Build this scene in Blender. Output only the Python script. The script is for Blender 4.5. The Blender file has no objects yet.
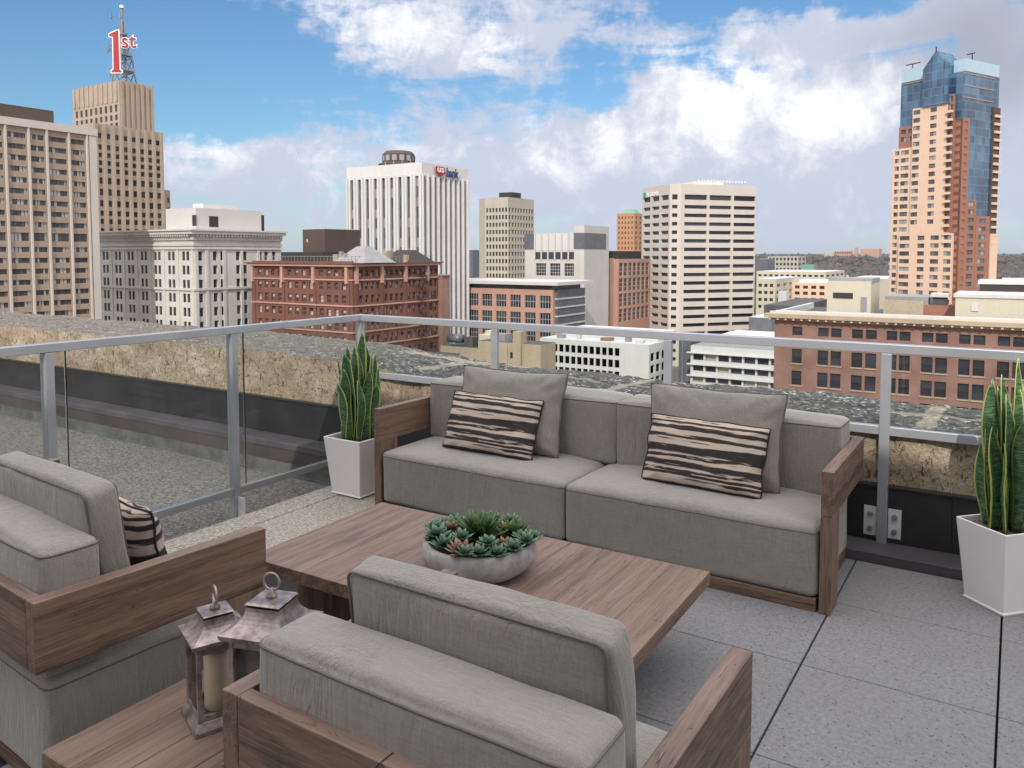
import bpy, bmesh, math, random
from mathutils import Vector, Matrix, noise, Euler
random.seed(7)
R=math.radians
S=bpy.context.scene
COL=S.collection
# ------------------------------------------------------------------ camera
EYE=1.49; YAW=R(32.6); PITCH=math.atan(48/791.)
cam=bpy.data.cameras.new('camera'); co=bpy.data.objects.new('camera',cam); COL.objects.link(co)
co.location=(0,0,EYE); co.rotation_euler=(math.pi/2-PITCH,0,YAW)
cam.sensor_width=36; cam.sensor_fit='HORIZONTAL'; cam.lens=791/1024*36; cam.shift_y=-82/1024
cam.clip_start=0.05; cam.clip_end=30000
S.camera=co
# ------------------------------------------------------------------ light
SUN_EL=R(36); SX,SY=.31,-.951            # horizontal direction towards the sun
sun=bpy.data.lights.new('sun','SUN'); so=bpy.data.objects.new('sun',sun); COL.objects.link(so)
sun.energy=2.8; sun.angle=R(.5); sun.color=(1,.93,.83)
sd=Vector((SX*math.cos(SUN_EL),SY*math.cos(SUN_EL),math.sin(SUN_EL))).normalized()
so.rotation_euler=sd.to_track_quat('Z','Y').to_euler()
so.location=(0,-20,40)
S.view_settings.view_transform='Standard'; S.view_settings.look='None'
S.view_settings.gamma=1; S.view_settings.exposure=0.27
W=bpy.data.worlds.new('World'); S.world=W; W.use_nodes=True
nt=W.node_tree; nt.nodes.clear()
def N(t,tree=None,**k):
    n=(tree or nt).nodes.new(t)
    for a,b in k.items():
        if a in('operation','blend_type','data_type','noise_dimensions','sky_type','interpolation','feature','distance'): setattr(n,a,b)
    return n
class NT:
    """tiny node-expression helper"""
    def __init__(s,tree): s.t=tree
    def put(s,sock,v):
        if hasattr(v,'is_output') or isinstance(v,bpy.types.NodeSocket): s.t.links.new(v,sock)
        else: sock.default_value=v
    def m(s,op,a,b=0.0,c=None,clamp=False):
        n=s.t.nodes.new('ShaderNodeMath'); n.operation=op; n.use_clamp=clamp
        s.put(n.inputs[0],a); s.put(n.inputs[1],b)
        if c is not None: s.put(n.inputs[2],c)
        return n.outputs[0]
    def vm(s,op,a,b=(0,0,0)):
        n=s.t.nodes.new('ShaderNodeVectorMath'); n.operation=op
        s.put(n.inputs[0],a)
        if op=='SCALE': s.put(n.inputs[3],b)
        else: s.put(n.inputs[1],b)
        return n.outputs[0]
    def sep(s,v):
        n=s.t.nodes.new('ShaderNodeSeparateXYZ'); s.put(n.inputs[0],v); return n.outputs
    def comb(s,x,y,z):
        n=s.t.nodes.new('ShaderNodeCombineXYZ')
        for i,v in enumerate((x,y,z)): s.put(n.inputs[i],v)
        return n.outputs[0]
    def noise(s,v,scale=5,detail=4,rough=.5,dist=0):
        n=s.t.nodes.new('ShaderNodeTexNoise'); s.put(n.inputs['Vector'],v); n.inputs['Scale'].default_value=scale
        n.inputs['Detail'].default_value=detail; n.inputs['Roughness'].default_value=rough; n.inputs['Distortion'].default_value=dist
        return n.outputs['Fac']
    def vor(s,v,scale=5,feature='F1',rnd=1):
        n=s.t.nodes.new('ShaderNodeTexVoronoi'); n.feature=feature; s.put(n.inputs['Vector'],v); n.inputs['Scale'].default_value=scale
        n.inputs['Randomness'].default_value=rnd
        return n.outputs
    def ss(s,x,a,b,o0=0.,o1=1.):
        n=s.t.nodes.new('ShaderNodeMapRange'); n.interpolation_type='SMOOTHSTEP'; s.put(n.inputs[0],x)
        n.inputs[1].default_value=a; n.inputs[2].default_value=b; n.inputs[3].default_value=o0; n.inputs[4].default_value=o1
        return n.outputs[0]
    def mix(s,f,a,b,mode='MIX'):
        n=s.t.nodes.new('ShaderNodeMix'); n.data_type='RGBA'; n.blend_type=mode
        s.put(n.inputs[0],f)
        for i,v in ((6,a),(7,b)):
            if isinstance(v,(tuple,list)): v=tuple(v)+((1,) if len(v)==3 else ())
            s.put(n.inputs[i],v)
        return n.outputs[2]
q=NT(nt)
sky=nt.nodes.new('ShaderNodeTexSky'); sky.sky_type='NISHITA'; sky.sun_disc=False
sky.sun_elevation=SUN_EL; sky.sun_rotation=math.atan2(SX,SY); sky.altitude=200; sky.air_density=1.25; sky.dust_density=.5; sky.ozone_density=2.5
tc=nt.nodes.new('ShaderNodeTexCoord'); D=tc.outputs['Generated']
dx,dy,dz=q.sep(D)
# azimuth measured clockwise from the view axis of the terrace, elevation; both in degrees
fx,fy=-math.sin(YAW),math.cos(YAW); rx,ry=math.cos(YAW),math.sin(YAW)
a_f=q.m('ADD',q.m('MULTIPLY',dx,fx),q.m('MULTIPLY',dy,fy)); a_r=q.m('ADD',q.m('MULTIPLY',dx,rx),q.m('MULTIPLY',dy,ry))
az=q.m('MULTIPLY',q.m('ARCTAN2',a_r,a_f),180/math.pi); el=q.m('MULTIPLY',q.m('ARCSINE',dz),180/math.pi)
wn=q.noise(D,7,5,.6); wn2=q.noise(q.vm('ADD',D,(3.1,7.2,1.3)),7,5,.6)
az_=q.m('ADD',az,q.m('MULTIPLY',q.m('SUBTRACT',wn,.5),14)); el_=q.m('ADD',el,q.m('MULTIPLY',q.m('SUBTRACT',wn2,.5),8))
def blob(x,y,sx,sy,w,A=az_,E=el_):
    # x,y in picture degrees
    u=q.m('DIVIDE',q.m('SUBTRACT',A,x),sx); v=q.m('DIVIDE',q.m('SUBTRACT',E,y),sy)
    r2=q.m('ADD',q.m('MULTIPLY',u,u),q.m('MULTIPLY',v,v))
    return q.m('MULTIPLY',q.m('EXPONENT',q.m('MULTIPLY',r2,-1.)),w)
def total(lst,**k):
    s_=None
    for b in lst:
        o=blob(*b,**k); s_=o if s_ is None else q.m('ADD',s_,o)
    return s_
PD=lambda px,py:(math.degrees(math.atan((px-512)/792)),math.degrees(math.atan((254-py)/math.hypot(792,px-512))))
def B_(px,py,sx,sy,w): return PD(px,py)+(sx/13.5,sy/14.,w)
dens=total([B_(440,40,150,62,.46),B_(300,5,90,26,.25),B_(660,44,130,18,.34),B_(850,40,80,13,.36),B_(705,105,95,52,.62),B_(830,105,70,60,.62),B_(600,150,120,48,.42),
            B_(820,175,220,55,.55),B_(990,60,95,90,.60),B_(270,165,150,34,.42),B_(520,195,700,62,.36),B_(20,30,170,90,-.5),B_(230,85,110,60,-.25),B_(520,85,60,40,-.02),
            B_(620,70,80,18,-.26),B_(800,68,120,12,-.3),B_(760,18,110,9,-.2)])
fine=q.noise(D,14,13,.70,.25); strat=q.noise(q.vm('MULTIPLY',D,(6,6,30)),1.3,8,.62,.5)
dd=q.m('ADD',q.m('ADD',dens,q.m('MULTIPLY',q.m('SUBTRACT',fine,.5),1.45)),q.m('MULTIPLY',q.m('SUBTRACT',strat,.5),1.1))
up_=q.m('ADD',q.ss(el,26,42,0,.55),q.m('MULTIPLY',q.ss(q.m('ABSOLUTE',az),48,75),.5))  # extra cloud cover added outside the view, to whiten the light in the shade
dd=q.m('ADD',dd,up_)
cover=q.ss(dd,.08,.54)
# cumulus: brighter
cum=total([B_(715,88,55,32,.8),B_(840,110,62,45,.7),B_(640,138,85,28,.5),B_(560,165,70,26,.3),B_(400,30,90,40,.4),B_(480,60,60,24,.3),B_(220,150,90,22,.3),B_(760,175,140,30,-.12),B_(985,60,70,70,-.5)])
lum_n=q.noise(q.vm('ADD',D,(0,0,.02)),18,13,.68,.3); 
lum=q.ss(q.m('ADD',cum,q.m('MULTIPLY',q.m('SUBTRACT',lum_n,.5),2.4)),.0,.95)
ccol=q.mix(lum,(3.35,3.65,4.45),(6.1,6.1,6.15))
ccol=q.mix(blob(*B_(985,55,80,55,.75)),ccol,(2.1,2.25,2.7))
ccol=q.mix(q.ss(q.m('ABSOLUTE',az),46,75),ccol,(5.6,5.5,5.6)); ccol=q.mix(q.ss(el,30,55),ccol,(13.2,12.8,12.6))  # clouds out of view: overhead made brighter than the visible ones to light the terrace
skyc=q.mix(1.0,sky.outputs[0],(.38,.53,.65),'MULTIPLY')
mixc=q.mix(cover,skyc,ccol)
hz=q.ss(el,0,7,.55,0); mixc=q.mix(hz,mixc,(3.15,3.5,4.3))
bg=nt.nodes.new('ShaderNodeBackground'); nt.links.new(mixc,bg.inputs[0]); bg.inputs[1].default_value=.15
wo=nt.nodes.new('ShaderNodeOutputWorld'); nt.links.new(bg.outputs[0],wo.inputs[0])
# ------------------------------------------------------------------ materials
MATS={}
def newmat(name):
    m=bpy.data.materials.new(name); m.use_nodes=True; t=m.node_tree
    for n in list(t.nodes):
        if n.type!='OUTPUT_MATERIAL': t.nodes.remove(n)
    out=[n for n in t.nodes if n.type=='OUTPUT_MATERIAL'][0]
    p=t.nodes.new('ShaderNodeBsdfPrincipled'); t.links.new(p.outputs[0],out.inputs[0])
    MATS[name]=m
    return m,NT(t),p,out
def bump(k,p,h,strength=.3,dist=.01):
    b=k.t.nodes.new('ShaderNodeBump'); b.inputs['Strength'].default_value=strength; b.inputs['Distance'].default_value=dist
    k.t.links.new(h,b.inputs['Height']); k.t.links.new(b.outputs[0],p.inputs['Normal']); return b
def ocoord(k,which='Object'):
    return k.t.nodes.new('ShaderNodeTexCoord').outputs[which]
def geo(k,which='Position'):
    return k.t.nodes.new('ShaderNodeNewGeometry').outputs[which]
def lerp(c,f): return tuple(min(1,x*f) for x in c)
def masonry(name,c,var=.18,scale=.15,rough=.85,streak=.25,bmp=0,c2=None):
    """stone, concrete or render with weather variation; metres"""
    m,k,p,o=newmat(name); P=geo(k)
    n1=k.noise(P,scale,5,.6); n2=k.noise(k.vm('MULTIPLY',P,(1,1,.08)),scale*6,4,.6); n3=k.noise(P,scale*22,3,.6)
    f=k.m('ADD',k.m('MULTIPLY',n1,.5),k.m('ADD',k.m('MULTIPLY',n2,streak),k.m('MULTIPLY',n3,.5-streak/2)))
    f=k.ss(f,.35,.68)
    p.inputs['Base Color'].default_value=(1,1,1,1)
    col=k.mix(f,lerp(c2 or c,1-var),lerp(c,1+var*.6)); k.t.links.new(col,p.inputs['Base Color'])
    p.inputs['Roughness'].default_value=rough
    return m
def plain(name,c,rough=.6,metal=0,var=.1,scale=8,bmpst=0):
    m,k,p,o=newmat(name); n=k.noise(ocoord(k),scale,4,.6)
    k.t.links.new(k.mix(k.ss(n,.3,.7),lerp(c,1-var),lerp(c,1+var)),p.inputs['Base Color'])
    p.inputs['Roughness'].default_value=rough; p.inputs['Metallic'].default_value=metal
    if bmpst: bump(k,p,n,bmpst,.003)
    return m
def brick(name,c,c2,mortar=(.3,.26,.23)):
    m,k,p,o=newmat(name); P=geo(k); s=k.sep(P)
    n=k.noise(P,.25,5,.65); n2=k.noise(k.vm('MULTIPLY',P,(4,4,12)),1,2,.5)
    row=k.m('FRACT',k.m('MULTIPLY',s[2],2.2)); jl=k.ss(row,.0,.16,.35,0)
    col=k.mix(k.ss(k.m('ADD',k.m('MULTIPLY',n,.6),k.m('MULTIPLY',n2,.4)),.38,.62),c,c2)
    k.t.links.new(k.mix(jl,col,mortar),p.inputs['Base Color']); p.inputs['Roughness'].default_value=.9
    return m
def glassmat(name,dark=(.022,.027,.036),blind=(.42,.39,.34),thr=.80,rough=.12,tint=None,spec=.5):
    m,k,p,o=newmat(name)
    g=k.t.nodes.new('ShaderNodeNewGeometry'); oi=k.t.nodes.new('ShaderNodeObjectInfo')
    r=k.m('FRACT',k.m('ADD',g.outputs['Random Per Island'],oi.outputs['Random']))
    r2=k.m('FRACT',k.m('MULTIPLY',r,7.31))
    base=k.mix(r2,dark,lerp(dark,2.6))
    col=k.mix(k.ss(r,thr,thr+.04),base,blind)
    k.t.links.new(col,p.inputs['Base Color']); p.inputs['Roughness'].default_value=rough
    p.inputs['Specular IOR Level'].default_value=spec
    return m
def wood(name,axis):
    m,k,p,o=newmat(name); O=ocoord(k); oi=k.t.nodes.new('ShaderNodeObjectInfo')
    sc=[1,1,1]; sc[axis]=.055
    v=k.vm('ADD',k.vm('MULTIPLY',O,tuple(sc)),k.comb(k.m('MULTIPLY',oi.outputs['Random'],5.),0,k.m('MULTIPLY',oi.outputs['Random'],3.)))
    fib=k.noise(v,170,5,.65,.2); band=k.noise(v,24,4,.6,.6); broad=k.noise(v,7,3,.5)
    f=k.m('ADD',k.m('MULTIPLY',fib,.45),k.m('MULTIPLY',band,.55))
    col=k.mix(k.ss(f,.36,.64),(.048,.029,.019),(.21,.132,.09))
    col=k.mix(k.ss(broad,.35,.7,0,.45),col,(.20,.125,.088))
    # silvery weathering on faces that look up
    nz=k.sep(geo(k,'Normal'))[2]
    col=k.mix(k.m('MULTIPLY',k.ss(nz,.5,.95),k.ss(band,.3,.75,.25,.65)),col,(.225,.158,.137))
    sc2=[1,1,1]; sc2[axis]=.09
    crack=k.noise(k.vm('MULTIPLY',O,tuple(sc2)),34,3,.5,.4)
    cl=k.ss(k.m('ABSOLUTE',k.m('SUBTRACT',crack,.60)),0,.006,.85,0)
    cl=k.m('MULTIPLY',cl,k.ss(k.noise(O,4,2,.5),.44,.54))
    col=k.mix(cl,col,(.022,.012,.008))
    k.t.links.new(col,p.inputs['Base Color'])
    k.t.links.new(k.ss(fib,.3,.7,.72,.52),p.inputs['Roughness'])
    h=k.m('SUBTRACT',k.m('ADD',fib,band),k.m('MULTIPLY',cl,1.2)); bump(k,p,h,.45,.0022)
    return m
wood('wood_x',0); wood('wood_y',1); wood('wood_z',2)
def fabric(name,c,wr=.55):
    m,k,p,o=newmat(name); O=ocoord(k)
    weave=k.noise(k.vm('MULTIPLY',O,(1,1,1)),420,2,.5)
    slub=k.m('ADD',k.m('MULTIPLY',k.noise(k.vm('MULTIPLY',O,(260,260,22)),1,3,.6),.5),k.m('MULTIPLY',k.noise(k.vm('MULTIPLY',O,(22,200,200)),1,3,.6),.5))
    f=k.m('ADD',k.m('MULTIPLY',weave,.35),k.m('MULTIPLY',slub,.65))
    blot=k.noise(O,6,4,.6)
    col=k.mix(k.ss(f,.36,.64),lerp(c,.82),lerp(c,1.14)); col=k.mix(k.ss(blot,.35,.65,0,.22),col,lerp(c,.8))
    k.t.links.new(col,p.inputs['Base Color']); p.inputs['Roughness'].default_value=.95
    p.inputs['Sheen Weight'].default_value=.25; p.inputs['Sheen Roughness'].default_value=.5
    wr1=k.noise(k.vm('MULTIPLY',O,(9,9,2.2)),1.4,4,.55,1.2)
    wr2=k.noise(k.vm('MULTIPLY',O,(26,26,3.5)),1.,3,.5,1.6); wr3=k.ss(k.m('ABSOLUTE',k.m('SUBTRACT',wr2,.5)),0,.10,1,0); wmask=k.ss(k.noise(O,4.5,2,.5),.46,.60)
    h=k.m('ADD',k.m('ADD',k.m('MULTIPLY',wr1,wr*4.5),k.m('MULTIPLY',k.m('MULTIPLY',wr3,wmask),-.85)),k.m('MULTIPLY',f,.22)); bump(k,p,h,.5,.005)
    return m
fabric('fabric_grey',(.236,.219,.200),.8); fabric('fabric_pillow',(.228,.211,.190),.9)
plain('piping',(.12,.108,.095),.9)
# striped pillow fabric: brush-like black stripes on cream, running along local x, banded along local z
m,k,p,o=newmat('fabric_striped'); O=ocoord(k); s=k.sep(O)
wob=k.noise(k.vm('MULTIPLY',O,(5,0,16)),1,3,.6)
z_=k.m('ADD',s[2],k.m('MULTIPLY',k.m('SUBTRACT',wob,.5),.022))
oi=k.t.nodes.new('ShaderNodeObjectInfo')
a=k.noise(k.comb(k.m('ADD',k.m('MULTIPLY',s[0],.035),3.3),0,k.m('MULTIPLY',z_,1.)),30,1.5,.55)
b=k.noise(k.comb(k.m('MULTIPLY',s[0],.10),1.7,z_),70,2,.5)
f=k.m('ADD',k.m('MULTIPLY',a,.72),k.m('MULTIPLY',b,.28))
# fixed broad bands
bands=None
for zc,hw in ((.012,.019),(-.058,.015),(.075,.009),(.115,.009),(-.160,.014),(-.105,.007),(.145,.006)):
    e=k.ss(k.m('ABSOLUTE',k.m('SUBTRACT',z_,zc)),hw*.75,hw*1.15,1,0)
    bands=e if bands is None else k.m('MAXIMUM',bands,e)
br=k.ss(k.noise(k.vm('MULTIPLY',O,(3.5,0,110)),1,2,.5),.64,.68,1,0)
bl=k.m('MAXIMUM',k.m('MULTIPLY',bands,br),k.ss(f,.535,.565))
k.t.links.new(k.mix(bl,(.45,.365,.305),(.024,.021,.019)),p.inputs['Base Color']); p.inputs['Roughness'].default_value=.95
bump(k,p,k.m('ADD',k.m('MULTIPLY',bl,.5),k.noise(k.vm('MULTIPLY',O,(150,150,300)),1,2,.5)),.4,.003)
plain('piping_black',(.02,.018,.017),.95)
# pavers: pale grey granite-look concrete with dark specks
m,k,p,o=newmat('paver'); P=geo(k); g=k.t.nodes.new('ShaderNodeNewGeometry')
sp=k.vor(P,105)['Distance']; sp2=k.vor(P,38)['Distance']; n=k.noise(P,60,4,.7); n0=k.noise(P,1.4,4,.6)
base=k.mix(k.ss(n,.35,.65),(.142,.143,.151),(.21,.211,.222)); base=k.mix(k.ss(n0,.35,.65,0,.35),base,(.15,.148,.15))
base=k.mix(k.m('MULTIPLY',g.outputs['Random Per Island'],.28),base,(.15,.15,.155))
m1=k.ss(sp,.17,.26,1,0); m1=k.m('MULTIPLY',m1,k.ss(k.noise(P,33,1,.5),.47,.52))
m2=k.ss(sp2,.11,.18,1,0)
k.t.links.new(k.mix(k.m('MAXIMUM',m1,m2),base,(.075,.071,.07)),p.inputs['Base Color']); p.inputs['Roughness'].default_value=.8
bump(k,p,k.m('SUBTRACT',n,k.m('MAXIMUM',m1,m2)),.35,.002)
m,k,p,o=newmat('aggregate'); P=geo(k)
v=k.vor(P,120); n=k.noise(P,3,4,.6); n2=k.noise(P,70,3,.6)
col=k.mix(k.ss(n2,.3,.7),(.17,.155,.135),(.42,.385,.33)); col=k.mix(k.ss(n,.4,.65,0,.35),col,(.2,.18,.16))
k.t.links.new(col,p.inputs['Base Color']); p.inputs['Roughness'].default_value=.95; bump(k,p,n2,.6,.004)
m,k,p,o=newmat('gravel'); P=geo(k)
v=k.vor(P,70); c=k.t.nodes.new('ShaderNodeSeparateColor'); k.t.links.new(v['Color'],c.inputs[0])
n0=k.noise(P,.8,4,.6)
col=k.mix(c.outputs[0],(.045,.042,.04),(.185,.175,.165)); col=k.mix(k.ss(n0,.35,.7,0,.5),col,(.085,.08,.075))
k.t.links.new(col,p.inputs['Base Color']); p.inputs['Roughness'].default_value=.95; bump(k,p,v['Distance'],-.8,.01)
# rough tan stone of the old parapet
m,k,p,o=newmat('parapet_stone'); P=geo(k)
n1=k.noise(P,2.2,5,.6); n2=k.noise(P,26,6,.7,.5); n3=k.noise(k.vm('MULTIPLY',P,(1,1,.5)),40,4,.75,.8)
col=k.mix(k.ss(n1,.35,.65),(.38,.30,.215),(.53,.46,.365)); col=k.mix(k.ss(n2,.35,.62,0,.5),col,(.30,.215,.13))
col=k.mix(k.ss(n3,.55,.62),col,(.09,.065,.05)); col=k.mix(k.ss(k.noise(k.vm('MULTIPLY',P,(1.7,1.7,.6)),1,5,.7,.5),.50,.68,0,.6),col,(.19,.14,.10))
s=k.sep(P); seam=k.ss(k.m('ABSOLUTE',k.m('SUBTRACT',k.m('FRACT',k.m('ADD',k.m('MULTIPLY',s[0],.62),.13)),.5)),0,.008,.8,0)
col=k.mix(seam,col,(.46,.34,.2))
k.t.links.new(col,p.inputs['Base Color']); p.inputs['Roughness'].default_value=.95
bump(k,p,k.m('ADD',n2,k.m('MULTIPLY',n3,1.)),.8,.03)
m,k,p,o=newmat('parapet_top'); P=geo(k)
v=k.vor(P,34); c=k.t.nodes.new('ShaderNodeSeparateColor'); k.t.links.new(v['Color'],c.inputs[0]); n=k.noise(P,7,5,.7); n1=k.noise(P,.9,3,.6)
v2=k.vor(P,52); c2=k.t.nodes.new('ShaderNodeSeparateColor'); k.t.links.new(v2['Color'],c2.inputs[0]); chip=k.ss(c2.outputs[1],.82,.88); chip=k.m('MULTIPLY',chip,k.ss(k.noise(P,3,4,.7),.42,.52,.25,1)); col=k.mix(c.outputs[0],(.035,.034,.036),(.115,.11,.105)); col=k.mix(chip,col,(.36,.34,.33)); col=k.mix(k.ss(n,.60,.70,0,.8),col,(.33,.30,.27))
s=k.sep(P); lft=k.ss(s[0],-5.6,-3.6,1,0); col=k.mix(k.m('MULTIPLY',lft,k.ss(n,.35,.65,.25,.8)),col,(.20,.175,.14))
# mortar-filled joints crossing the top
def bar(cx,cy,hx,hy):
    wv=k.m('MULTIPLY',k.m('SUBTRACT',n,.5),.12)
    ax=k.ss(k.m('ADD',k.m('ABSOLUTE',k.m('SUBTRACT',s[0],cx)),wv),hx*.7,hx,1,0); ay=k.ss(k.m('ADD',k.m('ABSOLUTE',k.m('SUBTRACT',s[1],cy)),wv),hy*.7,hy,1,0)
    return k.m('MULTIPLY',ax,ay)
M_=None
for bb in ((-.33,4.78,.33,.055),(-.36,4.72,.05,.42),(-3.9,5.15,.5,.07),(-3.25,5.2,.16,.06),(-3.7,4.8,.07,.3),(-2.25,4.8,.6,.035),(-2.15,4.75,.05,.42)):
    e=bar(*bb); M_=e if M_ is None else k.m('MAXIMUM',M_,e)
col=k.mix(k.m('MULTIPLY',M_,.75),col,(.38,.33,.26))
k.t.links.new(col,p.inputs['Base Color']); p.inputs['Roughness'].default_value=.8; bump(k,p,k.m('ADD',n,v['Distance']),.8,.03)
plain('flashing_black',(.022,.021,.023),.42,.0,.3,3); plain('flashing_plum',(.075,.068,.08),.4,0,.2,3); plain('flashing_brown',(.055,.045,.042),.5,0,.25,2)
plain('membrane_grey',(.085,.088,.088),.8,0,.3,6,.3)
plain('aluminium',(.40,.415,.45),.38,.55,.06,4); plain('steel_plate',(.66,.66,.67),.4,.15,.1,20); plain('steel_bolt',(.30,.30,.31),.35,.6,.1,20); plain('gap_black',(.012,.012,.013),.9)
plain('planter_white',(.74,.71,.72),.22,0,.03,2); plain('soil',(.10,.085,.07),.95,0,.5,60,.8)
plain('lantern_metal',(.27,.22,.215),.38,.45,.5,26,.35); plain('candle_wax',(.86,.70,.50),.5,0,.06,9)
plain('bowl_concrete',(.30,.285,.285),.75,0,.32,14,.5)
# thin clear glass
def clearglass(name,tint,refl):
    m=bpy.data.materials.new(name); m.use_nodes=True; t=m.node_tree; t.nodes.clear(); k=NT(t)
    o=t.nodes.new('ShaderNodeOutputMaterial'); tr=t.nodes.new('ShaderNodeBsdfTransparent'); gl=t.nodes.new('ShaderNodeBsdfGlossy'); mx=t.nodes.new('ShaderNodeMixShader')
    tr.inputs[0].default_value=tint+(1,); gl.inputs['Roughness'].default_value=.02; gl.inputs[0].default_value=(1,1,1,1)
    fr=t.nodes.new('ShaderNodeFresnel'); fr.inputs[0].default_value=1.45
    # Fresnel is folded for back faces so that both sides of the pane behave alike
    lw=t.nodes.new('ShaderNodeLayerWeight'); lw.inputs[0].default_value=refl
    t.links.new(k.m('MULTIPLY',lw.outputs['Fresnel'],.95),mx.inputs[0]); t.links.new(tr.outputs[0],mx.inputs[1]); t.links.new(gl.outputs[0],mx.inputs[2]); t.links.new(mx.outputs[0],o.inputs[0])
    MATS[name]=m
clearglass('pane_glass',(.91,.93,.925),.2); clearglass('lantern_glass',(.95,.95,.95),.2)
# snake plant leaf: UV x across, y along
m,k,p,o=newmat('snake_leaf'); u=k.sep(ocoord(k,'UV')); O=geo(k)
edge=k.m('ABSOLUTE',k.m('SUBTRACT',u[0],.5)); oi=k.t.nodes.new('ShaderNodeObjectInfo')
cr=k.noise(k.vm('MULTIPLY',O,(30,30,150)),1,4,.7); cr2=k.noise(O,9,3,.5)
col=k.mix(k.ss(cr,.42,.6),(.02,.062,.028),(.12,.22,.10)); col=k.mix(k.ss(cr2,.4,.65,0,.5),col,(.02,.07,.035))
col=k.mix(k.ss(k.m('ADD',edge,k.m('MULTIPLY',oi.outputs['Random'],.05)),.425,.455),col,(.42,.46,.12))
k.t.links.new(col,p.inputs['Base Color']); p.inputs['Roughness'].default_value=.38
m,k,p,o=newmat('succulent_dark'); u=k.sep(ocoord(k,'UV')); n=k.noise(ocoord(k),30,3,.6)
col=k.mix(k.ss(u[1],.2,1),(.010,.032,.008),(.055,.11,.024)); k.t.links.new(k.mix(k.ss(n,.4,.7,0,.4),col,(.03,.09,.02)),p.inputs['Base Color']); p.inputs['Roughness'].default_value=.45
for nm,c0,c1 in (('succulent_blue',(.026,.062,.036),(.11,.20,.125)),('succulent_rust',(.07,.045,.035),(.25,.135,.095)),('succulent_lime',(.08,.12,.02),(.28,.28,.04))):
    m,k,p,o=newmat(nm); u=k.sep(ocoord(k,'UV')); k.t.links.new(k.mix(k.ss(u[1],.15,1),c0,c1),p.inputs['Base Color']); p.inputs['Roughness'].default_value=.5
# city
masonry('stone_tan',(.46,.33,.24)); masonry('stone_white',(.52,.505,.475),.14); masonry('panel_white',(.56,.555,.55),.08); masonry('precast_cream',(.52,.475,.435),.08)
masonry('limestone',(.36,.285,.225),.22,.12,.9,.35); masonry('spandrel_tan',(.33,.255,.20),.10); masonry('precast_grey',(.40,.365,.31),.10); masonry('concrete_pale',(.46,.445,.425),.1)
masonry('metal_pale',(.50,.49,.48),.08,.3,.6,.5); masonry('metal_brown',(.075,.052,.045),.15); masonry('metal_black',(.035,.03,.032),.15); masonry('stucco_cream',(.50,.46,.37),.08)
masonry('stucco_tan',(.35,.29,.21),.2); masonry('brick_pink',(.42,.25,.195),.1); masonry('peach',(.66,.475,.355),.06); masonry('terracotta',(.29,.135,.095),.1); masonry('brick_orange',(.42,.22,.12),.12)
masonry('cornice_rose',(.42,.25,.20),.15); masonry('roof_dark',(.07,.07,.075),.25,.3); masonry('roof_grey',(.24,.24,.25),.2,.3); masonry('roof_white',(.50,.51,.53),.1); masonry('glass_grey',(.10,.11,.13),.3,.4,.3)
masonry('street_ground',(.12,.105,.09),.4,.02); masonry('copper_green',(.15,.30,.22),.15); masonry('steel_lattice',(.22,.23,.26),.2); masonry('penthouse_wall',(.36,.35,.33),.1)
brick('brick_red',(.175,.076,.053),(.12,.054,.04),(.20,.10,.07)); brick('brick_brown',(.275,.16,.13),(.195,.108,.088),(.25,.165,.14))
glassmat('window_dark',thr=.86); glassmat('window_grey',(.05,.055,.065),(.30,.30,.30),.7); glassmat('window_plain',(.018,.02,.026),(.1,.1,.1),.99); glassmat('window_blinds',(.035,.035,.038),(.40,.38,.35),.62)
# blue curtain-wall glass with a pane grid
m,k,p,o=newmat('curtain_blue'); P=geo(k); s=k.sep(P)
gz=k.m('FRACT',k.m('MULTIPLY',s[2],1/3.1)); gx=k.m('FRACT',k.m('MULTIPLY',k.m('ADD',s[0],s[1]),1/2.2))
ln=k.m('MAXIMUM',k.ss(gz,.0,.14,1,0),k.ss(gx,0,.10,.7,0)); cell=k.noise(k.vm('SNAP',P,(2.2,2.2,3.1)),1.7,2,.6); br=k.noise(P,.045,3,.5)
col=k.mix(k.ss(k.m('ADD',k.m('MULTIPLY',cell,.5),k.m('MULTIPLY',br,.5)),.38,.62),(.014,.045,.095),(.075,.17,.29)); col=k.mix(k.m('MULTIPLY',ln,.55),col,(.16,.2,.27))
k.t.links.new(col,p.inputs['Base Color']); p.inputs['Roughness'].default_value=.12; p.inputs['Specular IOR Level'].default_value=.8
plain('glass_pale',(.36,.50,.60),.2,0,.05,1)
for nm,c in (('sign_red',(.34,.008,.014)),('sign_white',(.8,.8,.8)),('sign_blue',(.02,.035,.16)),('sign_green',(.03,.35,.12))): plain(nm,c,.5,0,.04,2)
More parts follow.
